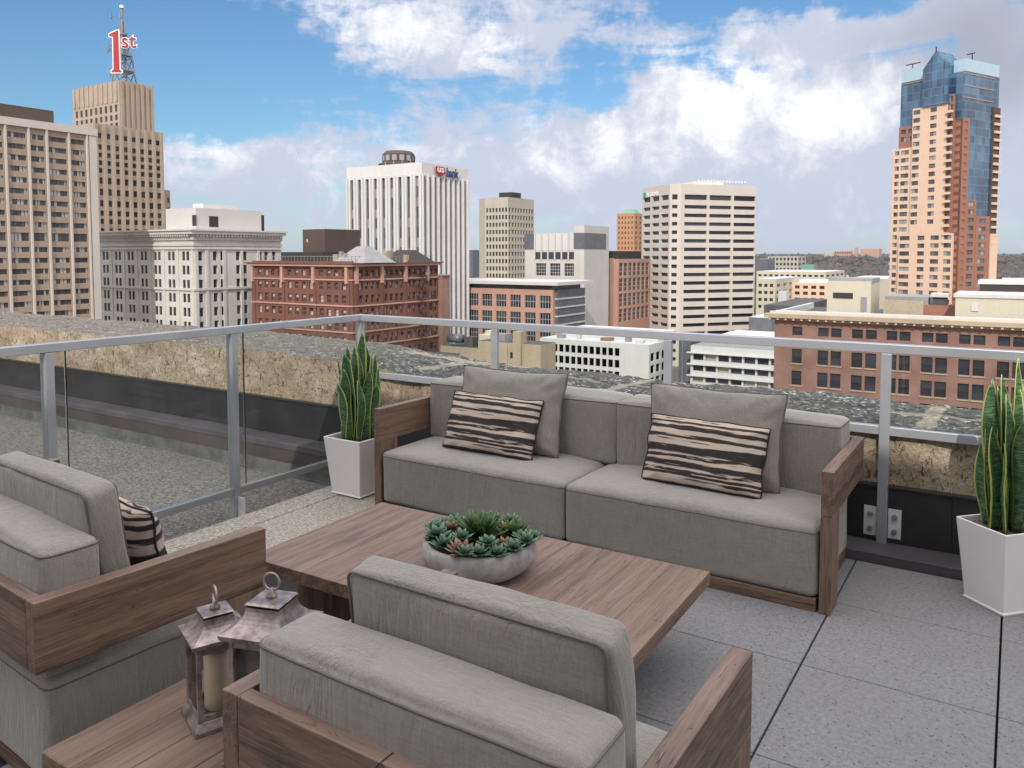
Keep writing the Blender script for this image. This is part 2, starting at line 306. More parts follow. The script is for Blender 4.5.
# ------------------------------------------------------------------ mesh helpers
class MB:
    def __init__(s): s.v=[]; s.f=[]; s.mi=[]; s.uv={}
    def add(s,vs,fs,mi=0,uvs=None):
        b=len(s.v); s.v+= [tuple(x) for x in vs]
        for i,f in enumerate(fs):
            s.f.append(tuple(b+j for j in f)); s.mi.append(mi)
            if uvs: s.uv[len(s.f)-1]=[uvs[j] for j in f]
        return b
    def box(s,x0,x1,y0,y1,z0,z1,mi=0):
        s.add([(x0,y0,z0),(x1,y0,z0),(x1,y1,z0),(x0,y1,z0),(x0,y0,z1),(x1,y0,z1),(x1,y1,z1),(x0,y1,z1)],
              [(0,3,2,1),(4,5,6,7),(0,1,5,4),(1,2,6,5),(2,3,7,6),(3,0,4,7)],mi); return s
    def quad(s,a,b,c,d,mi=0): s.add([a,b,c,d],[(0,1,2,3)],mi)
    def prism(s,poly,z0,z1,mi=0):
        n=len(poly); s.add([(x,y,z0) for x,y in poly]+[(x,y,z1) for x,y in poly],
          [tuple(range(n))[::-1],tuple(range(n,2*n))]+[(i,(i+1)%n,n+(i+1)%n,n+i) for i in range(n)],mi); return s
    def frustum(s,cx,cy,z0,z1,a0,b0,a1,b1,mi=0,cap=True):
        vs=[(cx+sx*a0,cy+sy*b0,z0) for sx,sy in((-1,-1),(1,-1),(1,1),(-1,1))]+[(cx+sx*a1,cy+sy*b1,z1) for sx,sy in((-1,-1),(1,-1),(1,1),(-1,1))]
        fs=[(0,1,5,4),(1,2,6,5),(2,3,7,6),(3,0,4,7)]
        if cap: fs+=[(0,3,2,1),(4,5,6,7)]
        s.add(vs,fs,mi); return s
    def tube(s,path,r,n=8,closed=False,mi=0,cap=True):
        P=[Vector(p) for p in path]; m=len(P); vs=[]; up=Vector((0,0,1)); prev=None
        for i,p in enumerate(P):
            a=P[(i-1)%m] if (closed or i>0) else p; b=P[(i+1)%m] if (closed or i<m-1) else p
            t=(b-a).normalized()
            if prev is None:
                x=t.cross(up) if abs(t.z)<.95 else t.cross(Vector((1,0,0)))
            else: x=prev-t*prev.dot(t)
            x.normalize(); prev=x; y=t.cross(x)
            rr=r[i] if isinstance(r,(list,tuple)) else r
            for j in range(n):
                an=2*math.pi*j/n; vs.append(p+x*(rr*math.cos(an))+y*(rr*math.sin(an)))
        fs=[]
        for i in range(m if closed else m-1):
            for j in range(n):
                fs.append((i*n+j,((i+1)%m)*n+j,((i+1)%m)*n+(j+1)%n,i*n+(j+1)%n))
        if not closed and cap: fs+=[tuple(range(n)),tuple(range((m-1)*n,m*n))[::-1]]
        s.add(vs,fs,mi); return s
    def lathe(s,prof,n=40,cx=0,cy=0,mi=0,sx=1,sy=1):
        vs=[];m=len(prof)
        for r,z in prof:
            for j in range(n):
                a=2*math.pi*j/n; vs.append((cx+r*math.cos(a)*sx,cy+r*math.sin(a)*sy,z))
        fs=[(i*n+j,i*n+(j+1)%n,(i+1)*n+(j+1)%n,(i+1)*n+j) for i in range(m-1) for j in range(n)]
        s.add(vs,fs,mi); return s
    def data(s,name,mats):
        me=bpy.data.meshes.new(name); me.from_pydata(s.v,[],s.f); 
        for mm in mats: me.materials.append(MATS[mm])
        me.polygons.foreach_set('material_index',s.mi)
        if s.uv:
            l=me.uv_layers.new(name='UVMap')
            for pi,u in s.uv.items():
                for li,c in zip(me.polygons[pi].loop_indices,u): l.data[li].uv=c
        me.update(); return me
    def build(s,name,mats,parent=None,loc=(0,0,0),rz=0,smooth=False,bevel=0,fix=True,segs=2,angle=40):
        if isinstance(mats,str): mats=[mats]
        me=s.data(name,mats)
        if fix:
            bm=bmesh.new(); bm.from_mesh(me); bmesh.ops.recalc_face_normals(bm,faces=bm.faces); bm.to_mesh(me); bm.free()
        o=bpy.data.objects.new(name,me); COL.objects.link(o); o.parent=parent; o.location=loc; o.rotation_euler=(0,0,rz)
        if smooth:
            me.polygons.foreach_set('use_smooth',[True]*len(me.polygons))
        if bevel:
            b=o.modifiers.new('bevel','BEVEL'); b.width=bevel; b.segments=segs; b.limit_method='ANGLE'; b.angle_limit=R(angle)
        return o
def tag(o,label=None,cat=None,group=None,kind=None):
    if label: o['label']=label
    if cat: o['category']=cat
    if group: o['group']=group
    if kind: o['kind']=kind
    return o
def empty(name,loc=(0,0,0),rz=0,**k):
    o=bpy.data.objects.new(name,None); COL.objects.link(o); o.location=loc; o.rotation_euler=(0,0,rz); o.empty_display_size=.1
    tag(o,**k); return o
def copy_tree(o,parent=None):
    c=o.copy(); COL.objects.link(c); c.parent=parent
    for ch in list(o.children): copy_tree(ch,c)
    return c
def pillowy(name,w,d,h,mat,parent,loc,r=.035,bt=.02,bs=.0,bb=0,seed=0,n=22,rot=(0,0,0),amp=.006,pipe=None,pmat='piping',pipeB=False):
    """soft upholstered block, bottom centre at loc; crowned top, slightly wrinkled; piping round the top seam"""
    bm=bmesh.new(); bmesh.ops.create_cube(bm,size=2); bmesh.ops.subdivide_edges(bm,edges=bm.edges[:],cuts=n,use_grid_fill=True)
    hx,hy,hz=w/2,d/2,h/2
    # denser towards the edges
    for v in bm.verts:
        p=Vector([math.copysign(abs(c)**.62,c) if abs(c)<1 else c for c in v.co]) 
        q_=Vector((p.x*hx,p.y*hy,p.z*hz)); core=Vector((max(-hx+r,min(hx-r,q_.x)),max(-hy+r,min(hy-r,q_.y)),max(-hz+r,min(hz-r,q_.z))))
        dlt=q_-core
        if dlt.length>1e-6: q_=core+dlt.normalized()*r
        ux,uy,uz=p.x,p.y,p.z
        fxx=(1-ux**4); fyy=(1-uy**4); fzz=(1-uz**4)
        if uz>0: q_.z+=bt*fxx*fyy*uz
        else: q_.z-=bb*fxx*fyy*(-uz)
        q_.y+=bs*fxx*fzz*uy; q_.x+=bs*fyy*fzz*ux
        nn=noise.noise_vector(Vector((q_.x*3.1+seed,q_.y*3.1,q_.z*5)))*amp+noise.noise_vector(Vector((q_.x*11+seed,q_.y*11,q_.z*3)))*amp*.35
        q_+=nn
        v.co=q_+Vector((0,0,hz))
    me=bpy.data.meshes.new(name); bm.to_mesh(me); bm.free(); me.materials.append(MATS[mat]); me.polygons.foreach_set('use_smooth',[True]*len(me.polygons))
    o=bpy.data.objects.new(name,me); COL.objects.link(o); o.parent=parent; o.location=loc; o.rotation_euler=rot
    if pipe is not None:
        P=MB(); 
        def ring(z,inx):
            pts=[]; a,b=hx-inx,hy-inx; rr=r
            for cx,cy,a0 in((a-rr,b-rr,0),(-a+rr,b-rr,90),(-a+rr,-b+rr,180),(a-rr,-b+rr,270)):
                for t in range(0,91,18):
                    an=R(a0+t); x=cx+rr*math.cos(an); y=cy+rr*math.sin(an); pts.append((x,y))
            out=[]
            for i in range(len(pts)):
                p0,p1=pts[i],pts[(i+1)%len(pts)]; L=math.dist(p0,p1); m_=max(1,int(L/.04))
                for j in range(m_):
                    x=p0[0]+(p1[0]-p0[0])*j/m_; y=p0[1]+(p1[1]-p0[1])*j/m_; ux,uy=x/hx,y/hy; zz=(z-hz)/hz
                    ex=bs*(1-min(1,abs(uy))**4)*(1-zz**4)*ux; ey=bs*(1-min(1,abs(ux))**4)*(1-zz**4)*uy
                    nn=noise.noise_vector(Vector((x*3.1+seed,y*3.1,(z-hz)*5)))*amp+noise.noise_vector(Vector((x*11+seed,y*11,(z-hz)*3)))*amp*.35
                    out.append((x+ex+nn.x,y+ey+nn.y,z+nn.z))
            return out
        P.tube(ring(pipe,.0015),.0032,6,closed=True)
        if pipeB: P.tube(ring(h-pipe,.0015),.0032,6,closed=True)
        P.build('piping',pmat,o,smooth=True)
    return o
def throw_pillow(w,h,T,mat,loc,rz,tilt,roll=0,seed=0,pmat='piping',pr=.004,label='',cat='cushion',name='throw_pillow',group=None,ear=.055,amp=.01):
    M=30; mb=MB()
    def pt(u,v,sd):
        x=w/2*u*(1-ear*(1-v*v)*1.0)*(1+.0*v); z=h/2*v*(1-ear*(1-u*u))
        k_=max(0.,(1-u**4)*(1-v**4))**.55
        y=sd*T/2*k_*(1+.18*(-v))
        nv=noise.noise_vector(Vector((u*2.2+seed,v*2.2,sd*3.)))*amp+noise.noise_vector(Vector((u*6+seed,v*6,sd*3.)))*amp*.4*min(1,k_+.2)
        n0=noise.noise_vector(Vector((u*2.2+seed,v*2.2,0)))*amp
        e=min(1,k_*1.5); nv=nv*e+n0*(1-e)
        # folds fanning out of the corners
        cr=math.sin((abs(u)-abs(v))*16+seed)*(abs(u*v))**2*.008*sd*min(1,k_*3)
        return Vector((x,y+cr,z+h/2))+nv
    idx={}; vs=[]
    for sd in (1,-1):
        for i in range(M+1):
            for j in range(M+1):
                a=-1+2*i/M; b=-1+2*j/M; a=math.copysign(abs(a)**.7,a) if a else 0; b=math.copysign(abs(b)**.7,b) if b else 0
                if sd==-1 and (i in(0,M) or j in(0,M)): idx[(sd,i,j)]=idx[(1,i,j)]; continue
                idx[(sd,i,j)]=len(vs); vs.append(pt(a,b,sd))
    fs=[]
    for sd in(1,-1):
        for i in range(M):
            for j in range(M):
                f=(idx[(sd,i,j)],idx[(sd,i+1,j)],idx[(sd,i+1,j+1)],idx[(sd,i,j+1)]); fs.append(f if sd==-1 else f[::-1])
    # centre the local origin so that stripes use z about the middle
    vs=[(x,y,z-h/2) for x,y,z in vs]
    mb.add(vs,fs); o=mb.build(name,mat,smooth=True,fix=True)
    o.rotation_euler=Euler((tilt,roll,rz),'XYZ')
    o.location=Vector(loc)+Euler((tilt,roll,rz),'XYZ').to_matrix()@Vector((0,0,h/2))
    loop=[(i,0) for i in range(M)]+[(M,j) for j in range(M)]+[(i,M) for i in range(M,0,-1)]+[(0,j) for j in range(M,0,-1)]
    MB().tube([vs[idx[(1,i,j)]] for i,j in loop],pr,6,closed=True).build('piping',pmat,o,smooth=True)
    tag(o,label,cat,group)
    return o
# ------------------------------------------------------------------ terrace floor (setting)
mb=MB(); g=.61
for i in range(-7,9):
    for j in range(-5,7):
        x0=-.01+g*i-g; y0=2.31-.0+g*j
        x1=x0+g; y1=y0+g
        if x0<-3.05: continue
        y1c=min(y1,4.085)
        if y0>4.08: continue
        mb.box(x0+.0036,x1-.0036,y0+.0019,y1c-.0019,-.03,0)
mb.build('paving','paver',bevel=.0015,segs=1).name='paving'; tag(bpy.data.objects['paving'],kind='structure')
MB().box(-3.06,9,-3,4.08,-.2,-.031).build('paving_bed','gap_black'); tag(bpy.data.objects['paving_bed'],kind='structure')
mb=MB()
mb.box(-3.50,-3.055,-3,4.08,-.2,-.002); mb.build('aggregate_strip','aggregate'); tag(bpy.data.objects['aggregate_strip'],kind='structure')
mb=MB().box(-3.69,-3.502,-3,4.085,-.2,.004); mb.build('terrace_kerb','aggregate',bevel=.012); tag(bpy.data.objects['terrace_kerb'],kind='structure')
MB().box(-16,-3.692,-6,4.085,-.6,-.2).build('gravel_roof','gravel'); tag(bpy.data.objects['gravel_roof'],kind='structure')
# ------------------------------------------------------------------ old parapet with its flashings
par=empty('parapet_wall',(0,4.33,0),label='old rough tan stone parapet with broken dark top behind the railing',cat='wall')
def sheet(f,nu,nv):
    vs=[f(i/nu,j/nv) for i in range(nu+1) for j in range(nv+1)]
    fs=[(i*(nv+1)+j,(i+1)*(nv+1)+j,(i+1)*(nv+1)+j+1,i*(nv+1)+j+1) for i in range(nu) for j in range(nv)]
    return vs,fs
X0,X1=-17.,3.6
def lip(x): return .635+.02*noise.noise(Vector((x*1.3,0,0)))+.012*noise.noise(Vector((x*7,1,0)))+.06*min(1,max(0,(-3.6-x)/1.2))
def fstone(u,v):
    x=X0+(X1-X0)*u; z=.325+(lip(x)-.325)*v
    y=.0+.022*noise.noise(Vector((x*6,z*6,0)))+.012*noise.noise(Vector((x*19,z*19,3)))-.01*v
    return (x,y,z)
mb=MB(); mb.add(*sheet(fstone,720,14)); mb.build('stone_face','parapet_stone',par,smooth=True)
def fback(x): return .86+(.35 if x<-3 else 0)*min(1,max(0,(-3-x)/3))+.05*noise.noise(Vector((x*2,5,0)))
def ftop(u,v):
    x=X0+(X1-X0)*u; y=-.01+v*fback(x); z=lip(x)+.010*noise.noise(Vector((x*4,y*4,1)))*min(1,v*6)+.02*abs(noise.noise(Vector((x*14,y*14,2))))*min(1,v*6)-.02*v
    if v==0: y=fstone(u,1)[1]
    return (x,y,z)
mb=MB(); mb.add(*sheet(ftop,640,34)); mb.build('rubble_top','parapet_top',par,smooth=True)
mb=MB(); mb.add(*sheet(lambda u,v:(X0+(X1-X0)*u,fback(X0+(X1-X0)*u)-.01,-3+(lip(X0+(X1-X0)*u)-.02+3)*v),200,2)); mb.build('back_face','parapet_stone',par)
mb=MB()
for i in range(16):
    x0=-17+i*1.29; mb.box(x0,x0+1.2895,-.035,-.02,.045,.325+.004*math.sin(i*2.1))
mb.box(X0,X1,-.048,-.004,.322,.334)
mb.build('wall_flashing','flashing_black',par,bevel=.002)
mb=MB().box(X0,X1,-.23,-.021,.028,.044); mb.box(X0,X1,-.245,-.231,.0,.050); mb.build('flashing_ledge','flashing_plum',par,bevel=.003)
MB().box(X0,X1,-.2435,-.232,-.1,-.001).build('flashing_front','flashing_brown',par)
mb=MB().box(X0,-3.70,-.2425,-.225,-.2,-.101); mb.box(X0,-3.7,-.262,-.2426,-.2,-.188); mb.build('membrane_upstand','membrane_grey',par)
# ------------------------------------------------------------------ railing
rail=empty('glass_railing',(-4.08,4.3,0),label='grey metal railing with clear glass panels round the terrace corner',cat='railing')
rail_l=(4.08,-4.3)
def rb(name,x0,x1,y0,y1,z0,z1,mat='aluminium',par_=None,bev=.003):
    return MB().box(x0+4.08,x1+4.08,y0-4.3,y1-4.3,z0,z1).build(name,mat,par_ or rail,bevel=bev)
ZR=1.045
rb('top_rail',-4.11,6.6,4.27,4.33,ZR-.045,ZR)
rb('top_rail',-4.11,-4.05,-3.,4.268,ZR-.045,ZR)
rb('bottom_rail',-4.05,6.6,4.28,4.315,.588,.632)
rb('bottom_rail',-4.10,-4.065,-3.,4.265,-.01,.033)
bp=[-2.87,-1.675,-.535,.62,1.8,3.0]
def brackets(p,x,y):
    for sx in(-1,1):
        xa=x+(sx*.026 if sx>0 else -.086); b=MB().box(xa,xa+.06,y-.006,y+.006,.068,.218).build('bracket','steel_plate',p,bevel=.002)
        for zz in(.105,.18):
            mb=MB(); vs=[(xa+.03,y-.006,zz),(xa+.03,y-.018,zz)]; mb.tube(vs,[.014,.014],6); mb.tube([(xa+.03,y-.018,zz),(xa+.03,y-.026,zz)],.007,8); mb.build('bolt','steel_bolt',b)
for x in bp:
    p=rb('post',x-.024,x+.024,4.268,4.2945,.035,ZR-.046); brackets(p,x+4.08,-.0015)
    p.data.materials[0]=MATS['aluminium']
rb('post',-4.105,-4.055,4.275,4.325,-.2,ZR-.046)
lp=[3.165,2.06,.95,-.16,-1.27,-2.4]
for y in lp:
    p=rb('post',-4.108,-4.052,y-.022,y+.022,-.2,ZR-.046)
    b=MB().box(.03,.09,y-4.3-.004,y-4.3+.004,-.2,-.02).build('bracket','steel_plate',p)
def panel(x0,x1,y0,y1,z0,z1):
    MB().box(x0+4.08,x1+4.08,y0-4.3,y1-4.3,z0,z1).build('glass_panel','pane_glass',rail)
gx=[-4.04,-2.79,-1.6,-.46,.70,1.88]
for a,b in zip(gx[:-1],gx[1:]): panel(a+.004,b-.004,4.296,4.304,.634,ZR-.047)
gy=[4.26,3.25,2.15,1.04,-.07,-1.18]
for a,b in zip(gy[:-1],gy[1:]):
    panel(-4.086,-4.078,b+.004,a-.004,.035,ZR-.047)
    MB().box(-.0065,.0025,b-4.3-.003,b-4.3+.003,.035,ZR-.047).build('panel_seal','gap_black',rail)
# ------------------------------------------------------------------ seating
def frame_seat(name,Wd,Dp,mods,loc,rz,label,cat,backt=.19,dented=0,group=None,stool=False,seed=0,backh=.385,rail_z=(.41,.60)):
    """local: back rail along y=0, front at y=Dp, x from 0 to Wd, opens towards +y"""
    root=empty(name,loc,rz,label=label,cat=cat,group=group); z0,z1=rail_z; t=.048; tb=.036
    MB().box(t+.001,Wd-t-.001,0,tb,z0,z1).build('back_rail','wood_x',root,bevel=.003)
    mb=MB().box(Wd/2-.055,Wd/2+.055,.0,tb-.004,0,z0-.001); mb.build('back_leg','wood_z',root,bevel=.003)
    for sx in(0,1):
        xa=0 if sx==0 else Wd-t
        a=MB().box(xa,xa+t,0,Dp,z0,z1).build('armrest','wood_y',root,bevel=.003)
        MB().box(xa+.0005,xa+t-.0005,Dp-.15,Dp-.0005,0,z0-.0005).build('front_leg','wood_z',a,bevel=.003)
    MB().box(t+.012,Wd-t-.012,.06,Dp-.004,0,.055).build('plinth','wood_x',root,bevel=.003)
    inner=Wd-2*t-.012; mw=inner/mods
    bo=.035*2 if mods==2 else 0
    for i in range(mods):
        cx=t+.006+mw*(i+.5)
        s=pillowy('seat',mw-.004,Dp-.045,.30,'fabric_grey',root,(cx,.045+(Dp-.045)/2,.056),r=.028,bt=.028,seed=seed+i*9,pipe=.272,amp=.005,n=26)
        pillowy('back_cushion',mw-.004+(bo if i==1 else -bo),backt,backh-.03,'fabric_grey',root,(cx-bo/2,tb+.004+backt/2,.352),r=.026,bt=.014,bs=.006,seed=seed+i*5+3,pipe=backh-.045,amp=.006,n=24)
    return root
sofa=frame_seat('sofa',2.505,.75,2,(-.605,4.13,0),math.pi,'long two part grey sofa with open wooden arms standing in front of the back railing','sofa',backt=.27,seed=3)
ch1=frame_seat('armchair',.872,.745,1,(-1.349,1.003,0),R(-.3),'grey cushioned wooden armchair in the foreground seen from behind','armchair',backt=.165,seed=21)
cy_=R(-4.1)
bx,by=-2.085,.997
ch2=frame_seat('loveseat',1.50,.70,1,(bx-1.5*math.cos(cy_),by-1.5*math.sin(cy_),0),cy_,'wide grey cushioned wooden seat cut off by the left edge of the picture','loveseat',backt=.165,seed=37)
# mitred joint lines in the foreground chair's back rail
for c in (ch1,):
    rl=[o for o in c.children if o.name.startswith('back_rail')][0]
    mb=MB()
    for sg in(-1,1):
        mb.add([(.436-sg*.0,-.0012,.60),(.436+sg*.003,-.0012,.60),(.436+sg*.14,-.0012,.411),(.436+sg*.137,-.0012,.411)],[(0,1,2,3)])
    mb.add([(.435,-.0012,.57),(.4375,-.0012,.57),(.4375,-.0012,.411),(.435,-.0012,.411)],[(0,1,2,3)])
    mb.add([(.435,-.001,.6012),(.4375,-.001,.6012),(.4375,.036,.6012),(.435,.036,.6012)],[(0,1,2,3)])
    mb.build('joint_lines','gap_black',rl,fix=False)
# cushions lying on the seats (each a thing of its own)
throw_pillow(.70,.47,.15,'fabric_pillow',(-2.42,3.70,.37),math.pi+R(1),R(14),seed=1,label='large plain grey cushion on the left half of the sofa behind a striped one',cat='cushion',name='large_cushion',group='large plain cushions')
throw_pillow(.68,.47,.15,'fabric_pillow',(-1.235,3.70,.37),math.pi+R(1),R(14),seed=5,label='large plain grey cushion on the right half of the sofa behind a striped one',cat='cushion',name='large_cushion',group='large plain cushions')
throw_pillow(.60,.345,.12,'fabric_striped',(-2.47,3.585,.365),math.pi+R(1),R(20),seed=9,pmat='piping_black',label='black and cream striped cushion on the left half of the sofa',name='striped_cushion',group='striped cushions',roll=R(-.8),ear=.03)
throw_pillow(.59,.345,.12,'fabric_striped',(-1.245,3.585,.36),math.pi+R(-1),R(20),seed=14,pmat='piping_black',label='black and cream striped cushion on the right half of the sofa',name='striped_cushion',group='striped cushions',roll=R(-.8),ear=.03)
pl1=pillowy('large_cushion',.62,.088,.46,'fabric_pillow',None,(-.880,1.295,.368),r=.018,bt=.008,bs=.012,seed=50,rot=(R(7),0,0),amp=.009)
tag(pl1,'large boxy grey cushion leaning on the back of the foreground armchair','cushion','large plain cushions')
pl2=pillowy('large_cushion',.66,.098,.465,'fabric_pillow',None,(-2.50,1.32,.365),r=.02,bt=.012,bs=.012,seed=60,rot=(R(8),0,cy_),amp=.009)
tag(pl2,'large boxy grey cushion leaning on the back of the seat at the left edge','cushion','large plain cushions')
def edge_pipes(o,w,d,h,bs=.012):
    for sy in(-1,1):
        mb=MB(); pts=[]; a,b=w/2-.006,h-.004; rr=.02
        for cx,cz,a0 in((a-rr,b-rr,0),(-a+rr,b-rr,90),(-a+rr,.008+rr,180),(a-rr,.008+rr,270)):
            for t in range(0,91,15): pts.append((cx+rr*math.cos(R(a0+t)),sy*(d/2-.004),cz+rr*math.sin(R(a0+t))))
        mb.tube(pts,.0032,6,closed=True); mb.build('piping','piping',o,smooth=True)
edge_pipes(pl1,.62,.088,.46); edge_pipes(pl2,.66,.098,.465)
throw_pillow(.56,.30,.12,'fabric_striped',(-.895,1.43,.372),0,R(12),seed=19,pmat='piping_black',label='striped cushion barely showing in front of the foreground armchair back',name='striped_cushion',group='striped cushions',ear=.03)
throw_pillow(.56,.345,.13,'fabric_striped',(-2.445,1.47,.385),cy_,R(12),seed=23,pmat='piping_black',label='striped cushion on the left edge seat in front of its grey cushion',name='striped_cushion',group='striped cushions',ear=.03)
# ------------------------------------------------------------------ coffee table, side table
ct=empty('coffee_table',(-.936,2.842,0),R(1.3),label='low wide brown wooden coffee table with a bowl of succulents on it',cat='table')
mb=MB(); w=1.60/11
for i in range(11): mb.box(-1.60+i*w+.0003,-1.60+(i+1)*w-.0003,-.80,0,.252,.302)
mb.build('tabletop','wood_y',ct,bevel=.001,segs=1)
MB().box(-1.58,-.30,-.56,-.18,0,.251).build('base','wood_z',ct,bevel=.003)
st=empty('side_table',(-1.7,1.3,0),label='low brown wooden side table under the two lanterns',cat='table')
mb=MB()
for i in range(5): mb.box(-.285+i*.124+.0008,-.285+(i+1)*.124-.0008,-.345,.36,.22,.27)
mb.build('tabletop','wood_y',st,bevel=.0025,segs=1)
MB().box(-.275,.325,-.335,.35,0,.219).build('base','wood_x',st,bevel=.003)
# ------------------------------------------------------------------ lanterns
def lantern(loc,rz,s,hb,hroof,hcap,htop,label):
    """s half width, hb body top, heights above the base"""
    r_=empty('lantern',loc,rz,label=label,cat='lantern',group='metal lanterns on the side table')
    mb=MB(); mb.frustum(0,0,0,.012,s*1.12,s*1.12,s*1.12,s*1.12); mb.frustum(0,0,.0121,.03,s*1.10,s*1.10,s*.92,s*.92); mb.build('base','lantern_metal',r_,bevel=.0015)
    fr=MB(); a=s*.86; pw=.012
    for sx in(-1,1):
        for sy in(-1,1): fr.box(sx*a-pw/2*1,sx*a+pw/2,sy*a-pw/2,sy*a+pw/2,.0301,hb)
    for sx in(-1,1):
        fr.box(sx*a-.004,sx*a+.004,-a+pw/2,a-pw/2,hb-.022,hb-.001); fr.box(-a+pw/2,a-pw/2,sx*a-.004,sx*a+.004,hb-.022,hb-.001)
        fr.box(sx*a-.004,sx*a+.004,-a+pw/2,a-pw/2,.031,.045); fr.box(-a+pw/2,a-pw/2,sx*a-.004,sx*a+.004,.031,.045)
    fr.build('frame','lantern_metal',r_,bevel=.001)
    for sx in(-1,1):
        MB().box(sx*a-.001,sx*a+.001,-a+pw/2,a-pw/2,.046,hb-.023).build('glass_pane','lantern_glass',r_)
        MB().box(-a+pw/2,a-pw/2,sx*a-.001,sx*a+.001,.046,hb-.023).build('glass_pane','lantern_glass',r_)
    rf=MB(); e=s*1.16; n=7; rf.frustum(0,0,hb+.0005,hb+.012,e*.97,e*.97,e,e); c=s*.56
    prof=[]
    for i in range(n+1):
        t=i/n; prof.append((e-(e-c)*(1-(1-t)**2.0),hb+.0122+(hroof-hb-.0122)*t**1.25))
    for i in range(n): rf.frustum(0,0,prof[i][1],prof[i+1][1],prof[i][0],prof[i][0],prof[i+1][0],prof[i+1][0],cap=False)
    rf.frustum(0,0,hroof+.0003,hroof+.006,c*.86,c*.86,c*.86,c*.86,); 
    rf.build('roof','lantern_metal',r_)
    MB().frustum(0,0,hroof+.0065,hcap,c*1.08,c*1.08,c*.96,c*.96).build('cap','lantern_metal',r_,bevel=.0015)
    k_=MB(); k_.lathe([(0,hcap),(.013,hcap),(.013,hcap+.008),(.007,hcap+.012),(.007,hcap+.022),(.0,hcap+.024)],12); k_.build('finial','lantern_metal',r_,smooth=True)
    rr=(htop-hcap-.018)/2; cz=hcap+.018+rr
    MB().tube([(rr*math.cos(R(t)),0,cz+rr*math.sin(R(t))) for t in range(0,360,15)],.0033,8,closed=True).build('ring_handle','lantern_metal',r_,smooth=True)
    return r_
lantern((-1.745,1.283,.2705),R(-22),.066,.225,.283,.292,.352,'smaller weathered metal lantern with a cream candle inside').children
lantern((-1.498,1.262,.2705),R(18),.078,.312,.378,.389,.449,'taller weathered metal lantern with a round ring handle close to the foreground armchair')
mb=MB().lathe([(0,0),(.0295,0),(.031,.003),(.031,.148),(.028,.154),(.018,.152),(0,.149)],28); mb.tube([(0,0,.148),(.001,0,.158)],.0012,6)
tag(mb.build('candle','candle_wax',None,(-1.745,1.283,.3012),smooth=True),'cream pillar candle standing inside the smaller lantern','candle')
mb=MB().lathe([(0,0),(.0295,0),(.031,.003),(.031,.112),(.028,.118),(.018,.116),(0,.114)],28)
# ------------------------------------------------------------------ succulent bowl
sb=empty('succulent_bowl',(-1.672,2.385,.303),label='low round concrete bowl filled with mixed succulents on the coffee table',cat='plant bowl')
rb0=.245
prof=[(0,0),(.10,0),(.14,.004),(.178,.020),(.205,.046),(.215,.078),(.211,.108),(.202,.122),(.194,.124),(.188,.118),(.186,.10),(0,.098)]
b_=MB().lathe(prof,64).build('bowl','bowl_concrete',sb,smooth=True)
for v in b_.data.vertices:
    v.co+=noise.noise_vector(v.co*9)*.004
MB().lathe([(0,.114),(.186,.108)],32).build('soil','soil',sb)
def rosette(name,mat,x,y,z,rad,rings,per,thick,rise,tip=1.0,wid=.42,seed=0,parent=None):
    rnd=random.Random(seed); mb=MB()
    for k_ in range(rings):
        t=k_/(max(1,rings-1)); L=rad*(1-.62*t); el_a=R(8+60*t**rise); n=max(3,int(per*(1-.45*t)))
        for i in range(n):
            a=2*math.pi*(i+.5*(k_%2))/n+rnd.uniform(-.1,.1); l=L*rnd.uniform(.9,1.08); e=el_a+rnd.uniform(-.08,.08)
            d=Vector((math.cos(a)*math.cos(e),math.sin(a)*math.cos(e),math.sin(e))); sd_=Vector((-math.sin(a),math.cos(a),0)); nn=sd_.cross(d)*-1
            if nn.z<0: nn=-nn
            b0=Vector((x,y,z))+Vector((0,0,thick*.6*k_*.5)); S_=6; vs=[];uv=[]
            for s_ in range(S_+1):
                u=s_/S_; ww=l*wid*.5*(math.sin(math.pi*min(1,(.12+.88*u)**(1.3)))**.7 if u<1 else 0)+.0006; th=thick*(1-u**2.5)*.5+.0006
                c=b0+d*(l*u)+nn*(l*.18*u*u)
                for (p,q2) in((-1,0),(0,-1),(1,0),(0,1)):
                    vs.append(c+sd_*(ww*p)+nn*(th*q2*(1 if q2<0 else .35))); uv.append((.5+p*.5,u))
            fs=[(s_*4+j,(s_+1)*4+j,(s_+1)*4+(j+1)%4,s_*4+(j+1)%4) for s_ in range(S_) for j in range(4)]+[(S_*4,S_*4+1,S_*4+2,S_*4+3)]
            mb.add(vs,fs,0,uv)
    return mb.build(name,mat,parent,smooth=True)
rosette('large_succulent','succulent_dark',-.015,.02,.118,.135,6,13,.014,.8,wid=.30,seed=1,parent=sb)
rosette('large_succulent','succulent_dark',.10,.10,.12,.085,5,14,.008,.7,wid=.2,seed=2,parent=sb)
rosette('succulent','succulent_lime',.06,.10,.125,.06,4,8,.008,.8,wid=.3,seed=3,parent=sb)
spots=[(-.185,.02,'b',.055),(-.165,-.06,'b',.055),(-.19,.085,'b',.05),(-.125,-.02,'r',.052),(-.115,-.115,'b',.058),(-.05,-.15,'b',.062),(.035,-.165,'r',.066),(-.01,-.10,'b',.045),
       (.105,-.145,'b',.05),(.15,-.10,'b',.052),(.10,-.085,'b',.045),(.185,-.04,'b',.05),(.13,-.02,'r',.042),(.195,.03,'b',.048),(.16,.06,'b',.045),(-.12,.13,'b',.055),(-.05,.17,'b',.05),(.03,.18,'b',.05),(-.15,-.1,'b',.04),(.19,.09,'b',.04),(.07,-.19,'b',.04)]
